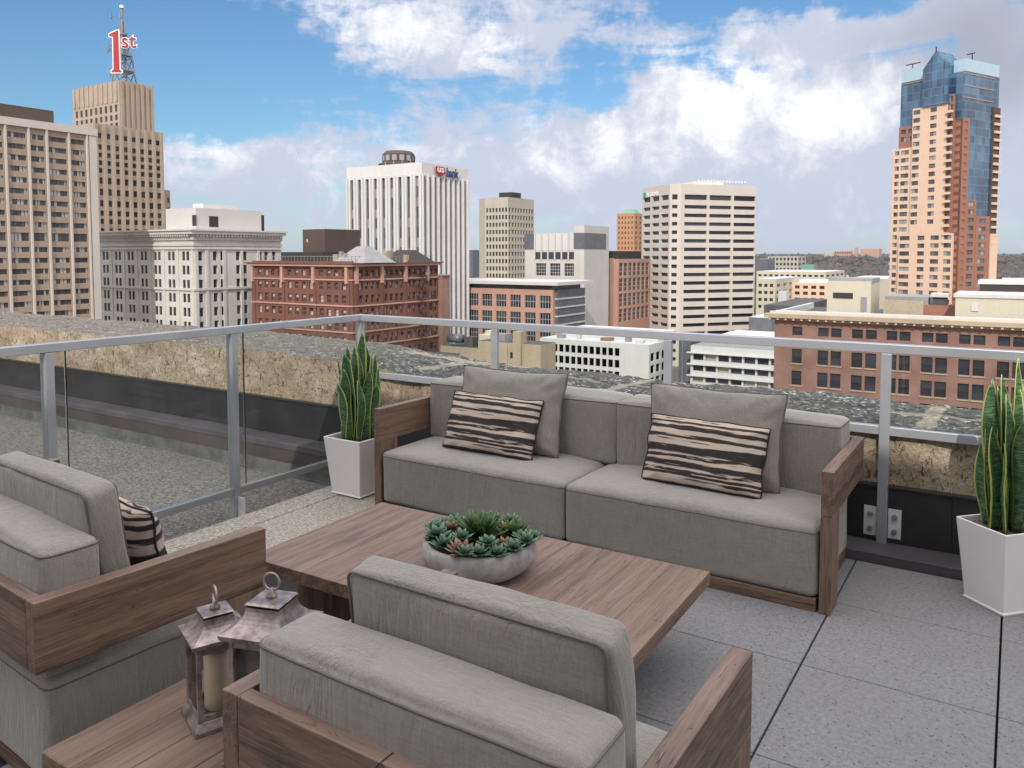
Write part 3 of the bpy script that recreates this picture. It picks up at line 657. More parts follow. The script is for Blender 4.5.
for i,(x,y,c,r_) in enumerate(spots):
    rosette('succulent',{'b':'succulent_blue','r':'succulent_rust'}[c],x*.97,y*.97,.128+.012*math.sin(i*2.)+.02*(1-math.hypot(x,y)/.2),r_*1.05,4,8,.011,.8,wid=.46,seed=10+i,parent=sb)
# ------------------------------------------------------------------ snake plants
def leaf(parent,x,y,h,w,lean,la,tw,seed,z0):
    rnd=random.Random(seed); n=16; vs=[];uv=[]
    for i in range(n+1):
        u=i/n; ww=w*.5*(.55+.45*math.sin(min(1,u*1.7)*math.pi/2))*(1-max(0,(u-.62)/.38)**2.2)+.0008
        a=tw+u*rnd.uniform(.0,.02)*10*.12+math.sin(u*3+seed)*.15
        bend=lean*u**1.6; cx=x+math.cos(la)*bend*h+.006*math.sin(u*7+seed); cyy=y+math.sin(la)*bend*h+.006*math.cos(u*6+seed); cz=z0+h*u*math.sqrt(max(.2,1-bend*bend*.3))
        dx_,dy_=math.cos(a),math.sin(a); nx,ny=-dy_,dx_
        for p in(-1,-.5,0,.5,1):
            k_=.30*(abs(p)**1.3)*ww+.03*ww*math.sin(u*30+p*5+seed); vs.append((cx+dx_*ww*p+nx*k_,cyy+dy_*ww*p+ny*k_,cz)); uv.append((.5+.5*p,u))
    fs=[(i*5+j,i*5+j+1,(i+1)*5+j+1,(i+1)*5+j) for i in range(n) for j in range(4)]
    mb=MB(); mb.add(vs,fs,0,uv); o=mb.build('leaf','snake_leaf',parent,smooth=True,fix=False)
    s=o.modifiers.new('thick','SOLIDIFY'); s.thickness=.003; s.offset=0
    return o
def snake_planter(loc,rz,s0,s1,h,leaves,label,zsoil):
    r_=empty('snake_plant_pot',loc,rz,label=label,cat='potted plant')
    mb=MB(); mb.frustum(0,0,0,.012,s0*1.04,s0*1.04,s0*1.04,s0*1.04)
    mb.frustum(0,0,.0121,h,s0,s0,s1,s1,cap=False); mb.frustum(0,0,h-.06,h,s1*.915,s1*.915,s1*.93,s1*.93,cap=False)
    a,b=s1,s1*.93
    for sg in((-1,-1,1,-1),(1,-1,1,1),(1,1,-1,1),(-1,1,-1,-1)):
        x0,y0,x1,y1=sg; mb.quad((x0*a,y0*a,h),(x1*a,y1*a,h),(x1*b,y1*b,h),(x0*b,y0*b,h))
    bm_o=mb.build('planter','planter_white',r_,fix=False); bm=bmesh.new(); bm.from_mesh(bm_o.data); bmesh.ops.remove_doubles(bm,verts=bm.verts,dist=.0002); bmesh.ops.recalc_face_normals(bm,faces=bm.faces); bm.to_mesh(bm_o.data); bm.free()
    bv=bm_o.modifiers.new('b','BEVEL'); bv.width=.004; bv.segments=2; bv.limit_method='ANGLE'; bv.angle_limit=R(40)
    sm=MB(); vs,fs=sheet(lambda u,v:((u-.5)*1.83*s1,(v-.5)*1.83*s1,zsoil+.006*noise.noise(Vector((u*20,v*20,0)))),24,24); sm.add(vs,fs); sm.build('soil','soil',r_)
    for i,(x,y,hh,w_,ln,la,tw) in enumerate(leaves): leaf(r_,x,y,hh,w_,ln,la,tw,i*3+int(h*100)+int(abs(loc[0])*10),zsoil)
    return r_
def leafset(n,hmax,sd,spread,wid=.062):
    rnd=random.Random(sd); L=[]
    for i in range(n):
        a=2.4*i+rnd.uniform(-.3,.3); rr=spread*math.sqrt((i+.4)/n)
        L.append((rr*math.cos(a),rr*math.sin(a),hmax*(1-.50*((i/n)**1.2))*rnd.uniform(.9,1.05),wid*rnd.uniform(.8,1.1),.03+.085*(i/n)*rnd.uniform(.5,1.3),a,rnd.uniform(-1.2,1.2)-R(20)))
    return L
snake_planter((-3.445,3.603,.004),0,.118,.152,.358,leafset(22,.67,5,.10,.084),'snake plant in a white planter behind the left end of the sofa',.335)
pr_=snake_planter((.0,3.915,0),R(-42),.118,.150,.352,leafset(22,.70,8,.10,.086),'snake plant in a white planter at the right edge of the picture',.325)
pr_.scale=(.84,1,1)
# ------------------------------------------------------------------ building behind the camera that shades the terrace
pent=empty('penthouse',(-1.85,-2.6,0),label='grey rooftop penthouse behind the terrace furniture',cat='building')
MB().box(0,8.2,-9,0,-.2,5.5).build('wall','penthouse_wall',pent)
MB().box(-.1,8.3,-9.1,.1,5.5,5.68).build('roof','roof_grey',pent)
# ------------------------------------------------------------------ city: survey helpers (bearing + distance of each corner)
STREET=-48.
FW=Vector((-math.sin(YAW),math.cos(YAW),0)); RT=Vector((math.cos(YAW),math.sin(YAW),0))
FH=792.4
def at(px,D):
    """ground position on the bearing px at distance D along the view"""
    v=FW*D+RT*(D*(px-512)/FH); return Vector((v.x,v.y,0))
def height(py,px,pos):
    """height of a feature seen at picture row py above the point pos"""
    f=791.; fw=FW*math.cos(PITCH)+Vector((0,0,-math.sin(PITCH))); up=RT.cross(fw)
    d=fw+RT*((px-512)/f)-up*((py-302)/f)
    k=pos.dot(FW)/d.dot(FW); return EYE+k*d.z
def reach(pos,ang,px):
    """distance from pos along heading ang (world radians) to the bearing px"""
    u=Vector((math.cos(ang),math.sin(ang),0)); d=FW+RT*((px-512)/FH)
    den=u.x*d.y-u.y*d.x; return -(pos.x*d.y-pos.y*d.x)/den
PANES={}
class Building:
    def __init__(s,name,px,D,yaw,label,cat='building',group=None,ry=254):
        s.pix=px; s.k=.998-(254-ry)/792*.0606; px=512+(px-512)*s.k/.998
        s.p=at(px,D); s.yaw=R(yaw); s.px=px; s.root=empty(name,(s.p.x,s.p.y,STREET),s.yaw,label=label,cat=cat,group=group); s.win=[]; s.D=D
    def wl(s,px): return reach(s.p,s.yaw+math.pi,512+(px-512)*s.k/.998)       # length of the left face up to bearing px
    def wr(s,px): return reach(s.p,s.yaw+math.pi/2,512+(px-512)*s.k/.998)     # length of the right face
    def z(s,py): return height(py,s.pix,s.p)-STREET
    def face(s,mb,O,n,width,z0,z1,spec,mi=0):
        """wall plane starting at O, outward normal n (local), with real recessed openings"""
        u=Vector((-n[1],n[0],0)); nn=Vector((n[0],n[1],0)); O=Vector((O[0],O[1],0))
        P=lambda a,z,d=0:O+u*a-nn*d+Vector((0,0,z))
        if not spec: mb.quad(P(0,z0),P(width,z0),P(width,z1),P(0,z1),mi); return
        cols=sorted([c for c in spec['cols'] if c[0]>=-.001 and c[1]<=width+.001]); rows=sorted([r for r in spec['rows'] if r[0]>=z0 and r[1]<=z1]); dep=spec.get('rec',.35); skip=spec.get('skip')
        us=sorted({0.,width}|{x for c in cols for x in c}); zs=sorted({z0,z1}|{x for r in rows for x in r})
        cs={c[0]:i for i,c in enumerate(cols)}; rs={r[0]:i for i,r in enumerate(rows)}
        for i in range(len(us)-1):
            run=None
            for j in range(len(zs)-1):
                a,b,c,d=us[i],us[i+1],zs[j],zs[j+1]
                if a in cs and c in rs and not(skip and skip(cs[a],rs[c],len(cols),len(rows))):
                    if run is not None: mb.quad(P(a,run),P(b,run),P(b,c),P(a,c),mi); run=None
                    mb.quad(P(a,c),P(b,c),P(b,c,dep),P(a,c,dep),mi); mb.quad(P(a,d),P(b,d),P(b,d,dep),P(a,d,dep),mi)
                    mb.quad(P(a,c),P(a,d),P(a,d,dep),P(a,c,dep),mi); mb.quad(P(b,c),P(b,d),P(b,d,dep),P(b,c,dep),mi)
                    s.win.append((P((a+b)/2,c,dep),math.atan2(u.y,u.x),b-a,d-c,spec.get('glass','window_dark'),spec.get('frame','metal_black'),spec.get('mull',(1,1))))
                elif run is None: run=c
            if run is not None: a,b=us[i],us[i+1]; mb.quad(P(a,run),P(b,run),P(b,zs[-1]),P(a,zs[-1]),mi)
    def block(s,x0,x1,y0,y1,z0,z1,mat,front=None,side=None,roof='roof_dark',name='wall',back=True,parapet=.0):
        mb=MB(); s.face(mb,(x0,y0),(0,-1),x1-x0,z0,z1,front); s.face(mb,(x1,y0),(1,0),y1-y0,z0,z1,side)
        mb.quad((x0,y1,z0),(x1,y1,z0),(x1,y1,z1),(x0,y1,z1)); mb.quad((x0,y0,z0),(x0,y1,z0),(x0,y1,z1),(x0,y0,z1))
        mb.quad((x0,y0,z1),(x1,y0,z1),(x1,y1,z1),(x0,y1,z1),1)
        return mb.build(name,[mat,roof],s.root)
    def poly(s,pts,z0,z1,mat,specs,roof='roof_dark'):
        """polygonal plan, counter-clockwise; specs: {edge index: spec}"""
        mb=MB(); n=len(pts)
        for i in range(n):
            a=Vector(pts[i]+(0,)); b=Vector(pts[(i+1)%n]+(0,)); u=(b-a); L=u.length; u.normalize(); s.face(mb,(a.x,a.y),(u.y,-u.x),L,z0,z1,specs.get(i))
        mb.add([(x,y,z1) for x,y in pts],[tuple(range(n))],1); return mb.build('wall',[mat,roof],s.root)
    def box(s,name,mat,x0,x1,y0,y1,z0,z1,parent=None,bevel=0):
        return MB().box(x0,x1,y0,y1,z0,z1).build(name,mat,parent or s.root)
    def finish(s,cap=100):
        # nearest first: the hundred that show largest are parts, the rest one part
        inv=s.root.rotation_euler.to_matrix()
        def size(w):
            pos=inv@w[0]+s.root.location; d=(pos-Vector((0,0,EYE))).length
            nrm=inv@Vector((math.sin(w[1]),-math.cos(w[1]),0)); vis=max(.02,-(nrm.dot(pos.normalized())))
            hidden=0 if height_px(pos)<400 else -1
            return w[2]*w[3]*vis/d/d+hidden
        ws=sorted(s.win,key=size,reverse=True); rest=MB(); mats=[]
        for i,(p,a,w,h,g,fr,mu) in enumerate(ws):
            key=(round(w,2),round(h,2),g,fr,mu)
            if i<cap:
                if key not in PANES:
                    mb=MB(); pane(mb,w,h,mu,0,1); PANES[key]=mb.data('window',[g,fr])
                o=bpy.data.objects.new('window',PANES[key]); COL.objects.link(o); o.parent=s.root; o.location=p; o.rotation_euler=(0,0,a)
            else:
                for mm in (g,fr):
                    if mm not in mats: mats.append(mm)
                t=MB(); pane(t,w,h,mu,mats.index(g),mats.index(fr)); ca,sa=math.cos(a),math.sin(a)
                vs=[(p.x+x*ca-y*sa,p.y+x*sa+y*ca,p.z+z) for x,y,z in t.v]; b=len(rest.v); rest.v+=vs; rest.f+=[tuple(b+j for j in f) for f in t.f]; rest.mi+=t.mi
        if rest.f: tag(rest.build('window',mats,s.root,fix=False),kind='stuff')
def height_px(pos):
    v=pos-Vector((0,0,EYE)); f=v.dot(FW); return 254-v.z/f*792
def pane(mb,w,h,mu,g,fr):
    mb.quad((-w/2,0,0),(w/2,0,0),(w/2,0,h),(-w/2,0,h),g) if max(mu)<=1 else None
    nx,nz=mu
    if max(mu)>1:
        for i in range(nx):
            for j in range(nz):
                x0=-w/2+w*i/nx; z0=h*j/nz; mb.quad((x0,0,z0),(x0+w/nx,0,z0),(x0+w/nx,0,z0+h/nz),(x0,0,z0+h/nz),g)
    t=.06
    for i in range(1,nx): x=-w/2+w*i/nx; mb.quad((x-t,-.05,0),(x+t,-.05,0),(x+t,-.05,h),(x-t,-.05,h),fr)
    for j in range(1,nz): z=h*j/nz; mb.quad((-w/2,-.06,z-t),(w/2,-.06,z-t),(w/2,-.06,z+t),(-w/2,-.06,z+t),fr)
    for a,b in((-w/2,-w/2+t),(w/2-t,w/2)): mb.quad((a,-.04,0),(b,-.04,0),(b,-.04,h),(a,-.04,h),fr)
def even(width,n,frac,m0=0,m1=0):
    p=(width-m0-m1)/n; return [(m0+p*(i+.5-frac/2),m0+p*(i+.5+frac/2)) for i in range(n)]
def pairs(width,n,w,gap,m0=0,m1=0):
    p=(width-m0-m1)/n; out=[]
    for i in range(n): c=m0+p*(i+.5); out+=[(c-gap/2-w,c-gap/2),(c+gap/2,c+gap/2+w)]
    return out
def rows(top,pitch,h,n): return [(top-pitch*i-h,top-pitch*i) for i in range(n)]
# ------------------------------------------------------------------ the buildings, left to right
# 1 slab with white ribs
b=Building('office_slab',-60,155,0,ry=190,label='tan office slab with white vertical ribs and a brown roof box at the left edge')
d=b.wr(97); zt=height(130,50,b.p+Vector((0,b.wr(50),0)))-STREET
yend=b.wr(88); p0=b.wr(6.75); bays=[b.wr(x) for x in (-18,6.75,30,48,70,88)]
cols=[]
for a,c in zip(bays[:-1],bays[1:]): cols.append((a+.5,c-.5))
pf=2.32; nrow=26
rws=[]; z=zt-1.3
for i in range(nrow):
    h=1.08 if i!=9 else 1.75; rws.append((z-h,z)); z-=pf if i!=9 else pf+.7
b.block(-22,0,0,d,0,zt,'spandrel_tan',None,dict(cols=cols,rows=rws,glass='window_blinds',mull=(5,1),rec=.25))
for y in bays: b.box('rib','precast_cream',.003,.40,y-.2,y+.2,0,zt)
b.box('end_wall','precast_cream',.003,.35,b.wr(90),d+.02,0,zt); b.box('roof_band','precast_cream',-22.2,.5,-.2,d+.25,zt,zt+1.6)
xz=height(108,30,b.p+Vector((-9,b.wr(30),0)))-STREET
b.box('roof_box','metal_brown',-14,-4,b.wr(-10),b.wr(52)+3,zt+2.1,xz)
b.finish()
# 2 stepped limestone tower with its sign
b=Building('limestone_tower',120,330,0,ry=115,label='tall stepped limestone tower carrying the red 1st sign on a roof mast')
wl=b.wl(73); wr=b.wr(153); zt=b.z(81); zs=b.z(128)
xs=4.5
f=dict(cols=even(wl,9,.42,1.2,.8),rows=[(b.z(111),b.z(104)),(b.z(123.5),b.z(116.5))],glass='window_plain',rec=.5)
b.block(-wl,0,0,wr,zs,zt,'limestone',dict(cols=even(wl,9,.5,1.2,.8),rows=sorted([(b.z(128),b.z(122))]+[(b.z(111),b.z(104)),(b.z(119.5),b.z(114))]),glass='window_plain',rec=.3),None)
b.block(-wl+1.5,-1.5,1.5,wr-1.5,zt,b.z(79),'limestone')
# flutes on the crown
mb=MB()
for i in range(10): x=-wl+ (i+.5)*wl/10; mb.box(x-.55,x+.55,-.4,-.003,b.z(101),zt+.6)
mb.build('flutes','limestone',b.root)
for i in range(7):
    y=(i+.2)*wr/6.6; b.box('rib','limestone',.003,.55,y,y+1.1,zs,zt-.5 if i%2 else zt+.4)
# lower shaft, set forward on the right-hand side
xo=3.5; zl=zs+.0; 
dlow=b.wr(157)
def lrows():
    out=[]; 
    for y0,y1 in ((137,142),(148,153),(156,160.5),(163.5,168),(171,175.5),(180,186),(191,197),(202,208),(212,217),(220,225),(229,234)): out.append((b.z(y1),b.z(y0)))
    return out
ys=reach(b.p+Vector((xo,0,0)),math.pi/2,512+(92-512)*b.k)
b.block(-wl-2,xo,ys,dlow,0,zs,'limestone',None,dict(cols=even(dlow-ys,8,.52,.5,.5),rows=lrows(),glass='window_plain',rec=.6))
for i in range(9):
    y=ys+.2+(dlow-ys-1.6)*i/8; b.box('rib','limestone',xo+.003,xo+.5,y,y+1.3,0,zs-.3)
e=b.wr(166); b.block(-10,1.5,dlow+.02,e,0,b.z(187),'limestone',None,dict(cols=even(e-dlow,2,.4),rows=rows(b.z(195),4.2,2.2,8),glass='window_plain',rec=.5),name='wing')
b.finish()
# roof mast (steel lattice) and the sign
TP=b.p.copy(); c0=at(512-390*.982,330+14); mast=empty('sign_mast',(c0.x,c0.y,b.z(80)+STREET),R(0),label='steel lattice mast on top of the limestone tower',cat='mast')
def px2m(n,D=344): return n*D/792.
Hm=px2m(75); mb=MB()
lv=[(0,px2m(17)),(px2m(14),px2m(13.5)),(px2m(28),px2m(12)),(px2m(42),px2m(9)),(px2m(46),px2m(4)),(px2m(64),px2m(2))]
for (za,wa),(zb,wb) in zip(lv[:-1],lv[1:]):
    for sx,sy in((-1,-1),(1,-1),(1,1),(-1,1)):
        A=(sx*wa*.5,sy*wa*.5,za); B=(sx*wb*.5,sy*wb*.5,zb); mb.tube([A,B],.36,5)
        s2,s3=(sx,-sy) if sx==sy else (-sx,sy)
        mb.tube([A,(s2*wb*.5,s3*wb*.5,zb)],.24,4); mb.tube([(s2*wa*.5,s3*wa*.5,za),B],.16,4); mb.tube([A,(s2*wa*.5,s3*wa*.5,za)],.22,4)
mb.build('lattice','steel_lattice',mast)
for zz,ww in((px2m(3),px2m(19)),(px2m(15),px2m(15)),(px2m(30),px2m(13))):
    MB().box(-ww/2,ww/2,-ww/2,ww/2,zz,zz+.4).build('platform','steel_lattice',mast)
mb=MB(); mb.tube([(0,0,px2m(60)),(0,0,px2m(76))],.5,8); mb.lathe([(0,px2m(50)),(1.9,px2m(50.3)),(1.9,px2m(52)),(0,px2m(53))],10); mb.build('pole','steel_lattice',mast)
MB().lathe([(0,px2m(76)),(.9,px2m(76.4)),(.9,px2m(79)),(0,px2m(79.6))],10).build('beacon','sign_white',mast)
for (x,z) in((-6.2,px2m(41)),(-6.5,px2m(36)),(-5.6,px2m(38)),(3.6,px2m(66)),(-3.,px2m(68)),(5.2,px2m(33)),(6.4,px2m(30)),(-5,px2m(12)),(5.5,px2m(19)),(6.3,px2m(8))):
    mb=MB(); mb.tube([(x,-3,z-1.),(x,-3,z+1.4)],.42,6); mb.tube([(x,-3,z),(x*.5,-1,z)],.15,4); mb.build('antenna','steel_lattice',mast)
def text_obj(txt,size,mat,parent,loc,rot,ext=.1,font_scale=(1,1),offset=0,name='lettering',align='CENTER'):
    cu=bpy.data.curves.new(name,'FONT'); cu.body=txt; cu.size=size; cu.extrude=ext; cu.align_x=align; cu.offset=offset; cu.resolution_u=3
    tmp=bpy.data.objects.new(name,cu); COL.objects.link(tmp); dg=bpy.context.evaluated_depsgraph_get(); me=bpy.data.meshes.new_from_object(tmp.evaluated_get(dg)); bpy.data.objects.remove(tmp)
    me.materials.clear(); me.materials.append(MATS[mat]); o=bpy.data.objects.new(name,me); COL.objects.link(o); o.parent=parent; o.location=loc; o.rotation_euler=rot; o.scale=(font_scale[0],font_scale[1],1); return o
c1=at(512-392*.982,332); sg=empty('roof_sign',(c1.x,c1.y,b.z(80)+STREET),YAW,label='red and white sign reading 1st on the mast of the limestone tower',cat='sign')
def poly_sign(pts,grow,y0,y1,mat,name):
    # pts: outline in sign metres (x right, z up); grown outline for the white border
    n=len(pts); out=[]
    for i in range(n):
        p0,p1,p2=Vector(pts[i-1]),Vector(pts[i]),Vector(pts[(i+1)%n]); e1=(p1-p0).normalized(); e2=(p2-p1).normalized(); n1=Vector((e1.y,-e1.x)); n2=Vector((e2.y,-e2.x)); bq=(n1+n2); bq=bq/max(.35,bq.length_squared/2)
        out.append(p1+bq*grow)
    mb=MB(); vs=[(p.x,y0,p.y) for p in out]+[(p.x,y1,p.y) for p in out]; mb.add(vs,[tuple(range(n)),tuple(range(n,2*n))[::-1]]+[(i,(i+1)%n,n+(i+1)%n,n+i) for i in range(n)]); return mb.build(name,mat,sg)
k_=332/792.
def SP(l): return [((x-120)*k_,(80-y)*k_) for x,y in l]
one=SP([(110,71.5),(120,71.5),(120,70.2),(118,68.8),(117.9,31),(116.6,31),(109,34.5),(109,36.6),(112.6,37),(112.2,68.8),(110,70.2)])
poly_sign(one,.42,.0,.5,'sign_white','numeral_border'); poly_sign(one,.0,-.12,-.001,'sign_red','numeral')
for g_,mt,yy,nm in((.35,'sign_white',.1,'letters_border'),(0.0,'sign_red',-.25,'letters')):
    o=text_obj('st',8.6,mt,sg,((127.7-120)*k_,yy,(80-47.6)*k_),(math.pi/2,0,0),.15,(1.02,.98),g_,nm)
# 3 white palazzo block
b=Building('palazzo_block',194,190,0,'white classical office block with heavy cornice and a pale metal roof box')
wl=b.wl(97); wr=b.wr(281); zt=b.z(229); fz=3.42
z0=b.z(251.5); rr=[]
rr+=rows(z0,fz,2.15,3)
rr+=rows(b.z(294),fz,2.15,3); rr+=rows(b.z(294)-fz*3-.3,fz,2.15,2)
fr=dict(cols=pairs(wl,7,1.12,.5,1.2,.4),rows=rr,glass='window_plain',rec=.22)
sc=[(1.2,2.35)]+pairs(wr,3,1.25,.9,3.6,2.6)+[(wr-3.6+.6,wr-3.6+1.8)]
b.block(-wl,0,0,wr,0,zt-1.2,'stone_white',fr,dict(cols=sc,rows=rr,glass='window_plain',rec=.55))
b.box('cornice','stone_white',-wl-.2,1.5,-1.5,wr+.5,zt-1.2,zt-.4); b.box('cornice_cap','stone_white',-wl-.2,1.9,-1.9,wr+.9,zt-.399,zt)
b.box('frieze','stone_white',-wl,.45,-.45,wr+.2,zt-2.6,zt-1.201)
mb=MB()
for i in range(int(wl/.9)): mb.box(-wl+i*.9,-wl+i*.9+.42,-1.3,-.46,zt-1.75,zt-1.202)
for i in range(int(wr/.9)): mb.box(.46,1.3,i*.9,i*.9+.42,zt-1.75,zt-1.202)
mb.build('dentils','stone_white',b.root)
for zz in (b.z(244.5),b.z(248),b.z(289.5)):
    b.box('string_course','stone_white',-wl,.38,-.38,wr+.1,zz-.3,zz+.25)
for i in range(8): x=-wl+1.2-.25+i*(wl-1.6)/7-.3; b.box('pilaster','stone_white',x,x+.75,-.22,-.003,0,b.z(248)-.31)
for y in (.1,3.0,8.0,13.3,18.6): 
    if y<wr: b.box('pilaster','stone_white',.003,.25,y,y+.8,0,b.z(248)-.31)
px0=b.wl(161); ph=b.z(207)
pm=b.box('roof_box','metal_pale',-px0,-1.2,1.6,b.wr(268)-1,zt,ph)
for (a0,a1) in((188,191.5),): x0,x1=-b.wl(a0),-b.wl(a1); b.box('louvre','metal_black',-1.19,-1.13,b.wr(213),b.wr(222),b.z(226),b.z(215))
b.box('louvre','metal_black',-b.wl(187.5),-b.wl(191.5),1.52,1.59,b.z(225.5),b.z(214.5)); b.box('roof_unit','panel_white',-7,-3,5,10,ph,ph+1.2); b.box('roof_unit','roof_white',-14,-8.5,12,20,ph,ph+1.6)
b.box('vent_stack','metal_black',-5,-2,b.wr(262)-1,b.wr(270),zt,b.z(211))
b.finish()
# 4 red brick block
b=Building('brick_block',352,175,0,'red brick office block with rose stone cornice and round arched lower windows')
wl=b.wl(251); wr=b.wr(438); zt=b.z(263); f=3.05
wz=[(b.z(276.5),b.z(270.5)),(b.z(290),b.z(283)),(b.z(303.5),b.z(296)),(b.z(317.5),b.z(310)),(b.z(331),b.z(324)),(b.z(346),b.z(338)),(b.z(362),b.z(354)),(b.z(377),b.z(369))]
cf=[]; bw=(wl-2.2)/3.0
for i in range(3):
    for j in range(4): c=.8+bw*i+.9+(bw-1.0)*(j+.5)/4+.1; cf.append((c-.62,c+.62))
cs=[]; bw2=(wr-1.5)/3.5
for i in range(4):
    for j in range(4):
        c=1.2+bw2*i+.6+(bw2-.9)*(j+.5)/4
        if c+.6<wr: cs.append((c-.55,c+.55))
b.block(-wl,0,0,wr,0,zt-.8,'brick_red',dict(cols=cf,rows=wz,glass='window_blinds',frame='terracotta',rec=.4,mull=(1,2)),dict(cols=cs,rows=wz,glass='window_blinds',frame='terracotta',rec=.45,mull=(1,2)))
b.box('cornice','cornice_rose',-wl-.6,.9,-.9,wr+.5,zt-.8,zt-.25); b.box('cornice_cap','brick_red',-wl-.9,1.2,-1.2,wr+.8,zt-.249,zt)
for zz in (b.z(280.3),b.z(306.5),b.z(333),b.z(347.5)): b.box('string_course','cornice_rose',-wl,.28,-.28,wr,zz-.16,zz+.16)
for i in range(4):
    x=-wl+.6+i*bw-.1; b.box('bracket','cornice_rose',x-.1,x+.7,-.62,-.003,b.z(284),zt-.801); b.box('pier','brick_red',x-.05,x+.85,-.2,-.003,0,b.z(284.1))
for i in range(4):
    y=.9+i*bw2-.3; 
    if y<wr-.5: b.box('bracket','cornice_rose',.003,.62,y,y+.8,b.z(284),zt-.801); b.box('pier','brick_red',.003,.2,y,y+.85,0,b.z(284.1))
# round heads over the lower windows
mb=MB()
for c0_,c1_ in cf:
    for zz in (wz[6][1],):
        pts=[((c0_+c1_)/2-wl+ .80*math.cos(R(t)),zz-.1+.75*math.sin(R(t))) for t in range(0,181,20)]; 
        mb.tube([(x,-.08,z) for x,z in pts],.13,5)
mb.build('arch_mouldings','cornice_rose',b.root)
# fire escape on the shaded side and corner tower
mb=MB(); yy=wr*.72
for i in range(8):
    z=zt-2.5-i*3.05; mb.box(.3,1.6,yy,yy+2.6,z,z+.08)
    for k in range(6): mb.box(1.52,1.58,yy+k*.5,yy+k*.5+.06,z,z+1.)
    mb.box(1.5,1.6,yy,yy+2.6,z+1.,z+1.06); mb.tube([(1,yy,z),(1,yy+2.5,z-3)],.09,4)
mb.build('fire_escape','metal_black',b.root)
b.box('rear_tower','brick_brown',-5,1.3,wr+.01,wr+3.2,0,b.z(279)); b.box('tower_cap','roof_grey',-5.2,1.6,wr-.2,wr+3.4,b.z(279),b.z(277.5))
b.box('parapet','brick_red',-wl,-.3,.3,.8,zt,zt+.35)
# roof clutter: railings, hipped skylight, ducts
mb=MB()
for i in range(30): x=-wl+1+i*(wl-2)/29; mb.box(x,x+.06,2,2.06,zt,zt+1.5)
mb.box(-wl+1,-1,1.98,2.08,zt+1.4,zt+1.5)
for i in range(24): y=1+i*(wr-2)/23; mb.box(-1.2,-1.14,y,y+.06,zt,zt+1.5)
mb.box(-1.22,-1.12,1,wr-1,zt+1.4,zt+1.5); mb.build('roof_railing','roof_grey',b.root)
sx=-b.wl(338); MB().frustum(-3.5,7.5,zt,b.z(246),5.2,5.2,1.1,1.1).build('skylight','roof_grey',b.root)
MB().frustum(-4.5,wr-7,zt,b.z(249.5),5.5,4.5,2.2,1).build('skylight','metal_black',b.root)
for i,(x,y,w_,h) in enumerate(((-12,6,1.5,1.9),(-9,5,.8,2.6),(-15,7,2,1.2),(-2,12,1.4,2.6),(-3,15,.9,2.8),(-17,8,1,1.4),(-1.5,19,1,1.8),(-6,3.5,.6,2.2))):
    b.box('roof_unit',('stucco_tan','roof_grey','metal_black')[i%3],x,x+w_,y,y+w_,zt,zt+h)
b.finish()
# 5 black box behind the brick block
b=Building('dark_block',325,235,0,'low dark building with a black metal roof box behind the red brick block')
wl=b.wl(303); wr=b.wr(360); b.block(-wl-14,2,-3,wr+2,0,b.z(252),'metal_black'); b.block(-wl,0,0,wr,b.z(252),b.z(229),'metal_brown',name='roof_box')
b.box('trim','metal_pale',-wl,.1,-.1,wr,b.z(229),b.z(228.4)); b.box('hatch','metal_pale',-b.wl(308),-b.wl(307),-.06,-.003,b.z(242),b.z(239)); b.finish()
# 6 white tower with dark vertical window strips
b=Building('ribbed_tower',422,265,0,ry=210,label='white office tower with dark vertical window strips and a red and blue bank sign')
wl=b.wl(347); wr=b.wr(468); zt=b.z(162); z1=b.z(175.5)
fr=dict(cols=even(wl,9,.40,.5,.3),rows=[(0.5,z1)],glass='window_grey',mull=(1,22),rec=.8,frame='metal_black')
b.block(-wl,0,0,wr,0,zt,'panel_white',fr,dict(cols=even(wr,9,.44,.3,.3),rows=[(.5,z1)],glass='window_grey',mull=(1,22),rec=.8,frame='metal_black'))
for i in range(10):
    x=-wl+.5+(wl-.8)*i/9; b.box('rib','panel_white',x-.28,x+.28,-.55,-.003,0,z1+.6)
for i in range(10):
    y=.3+(wr-.6)*i/9; b.box('rib','panel_white',.003,.55,y-.25,y+.25,0,z1+.6)
cx,cyy=-wl*.62,wr*.5; mb=MB(); mb.lathe([(7.4,zt),(7.4,zt+1.6),(5.9,zt+2.2),(5.9,zt+5),(4.8,zt+6.2),(0,zt+6.4)],14,cx=cx,cy=cyy); mb.build('roof_lounge','metal_brown',b.root)
for i in range(14):
    a=2*math.pi*(i+.5)/14; MB().box(-.85,.85,-.06,.06,zt+2.6,zt+4.6).build('lounge_window','window_grey',b.root,loc=(cx+5.85*math.cos(a),cyy+5.85*math.sin(a),0),rz=a+math.pi/2)
for i in range(9): b.box('aerial','metal_pale',-wl+2+i*wl/9,-wl+2.1+i*wl/9,1,1.1,zt,zt+1.3)
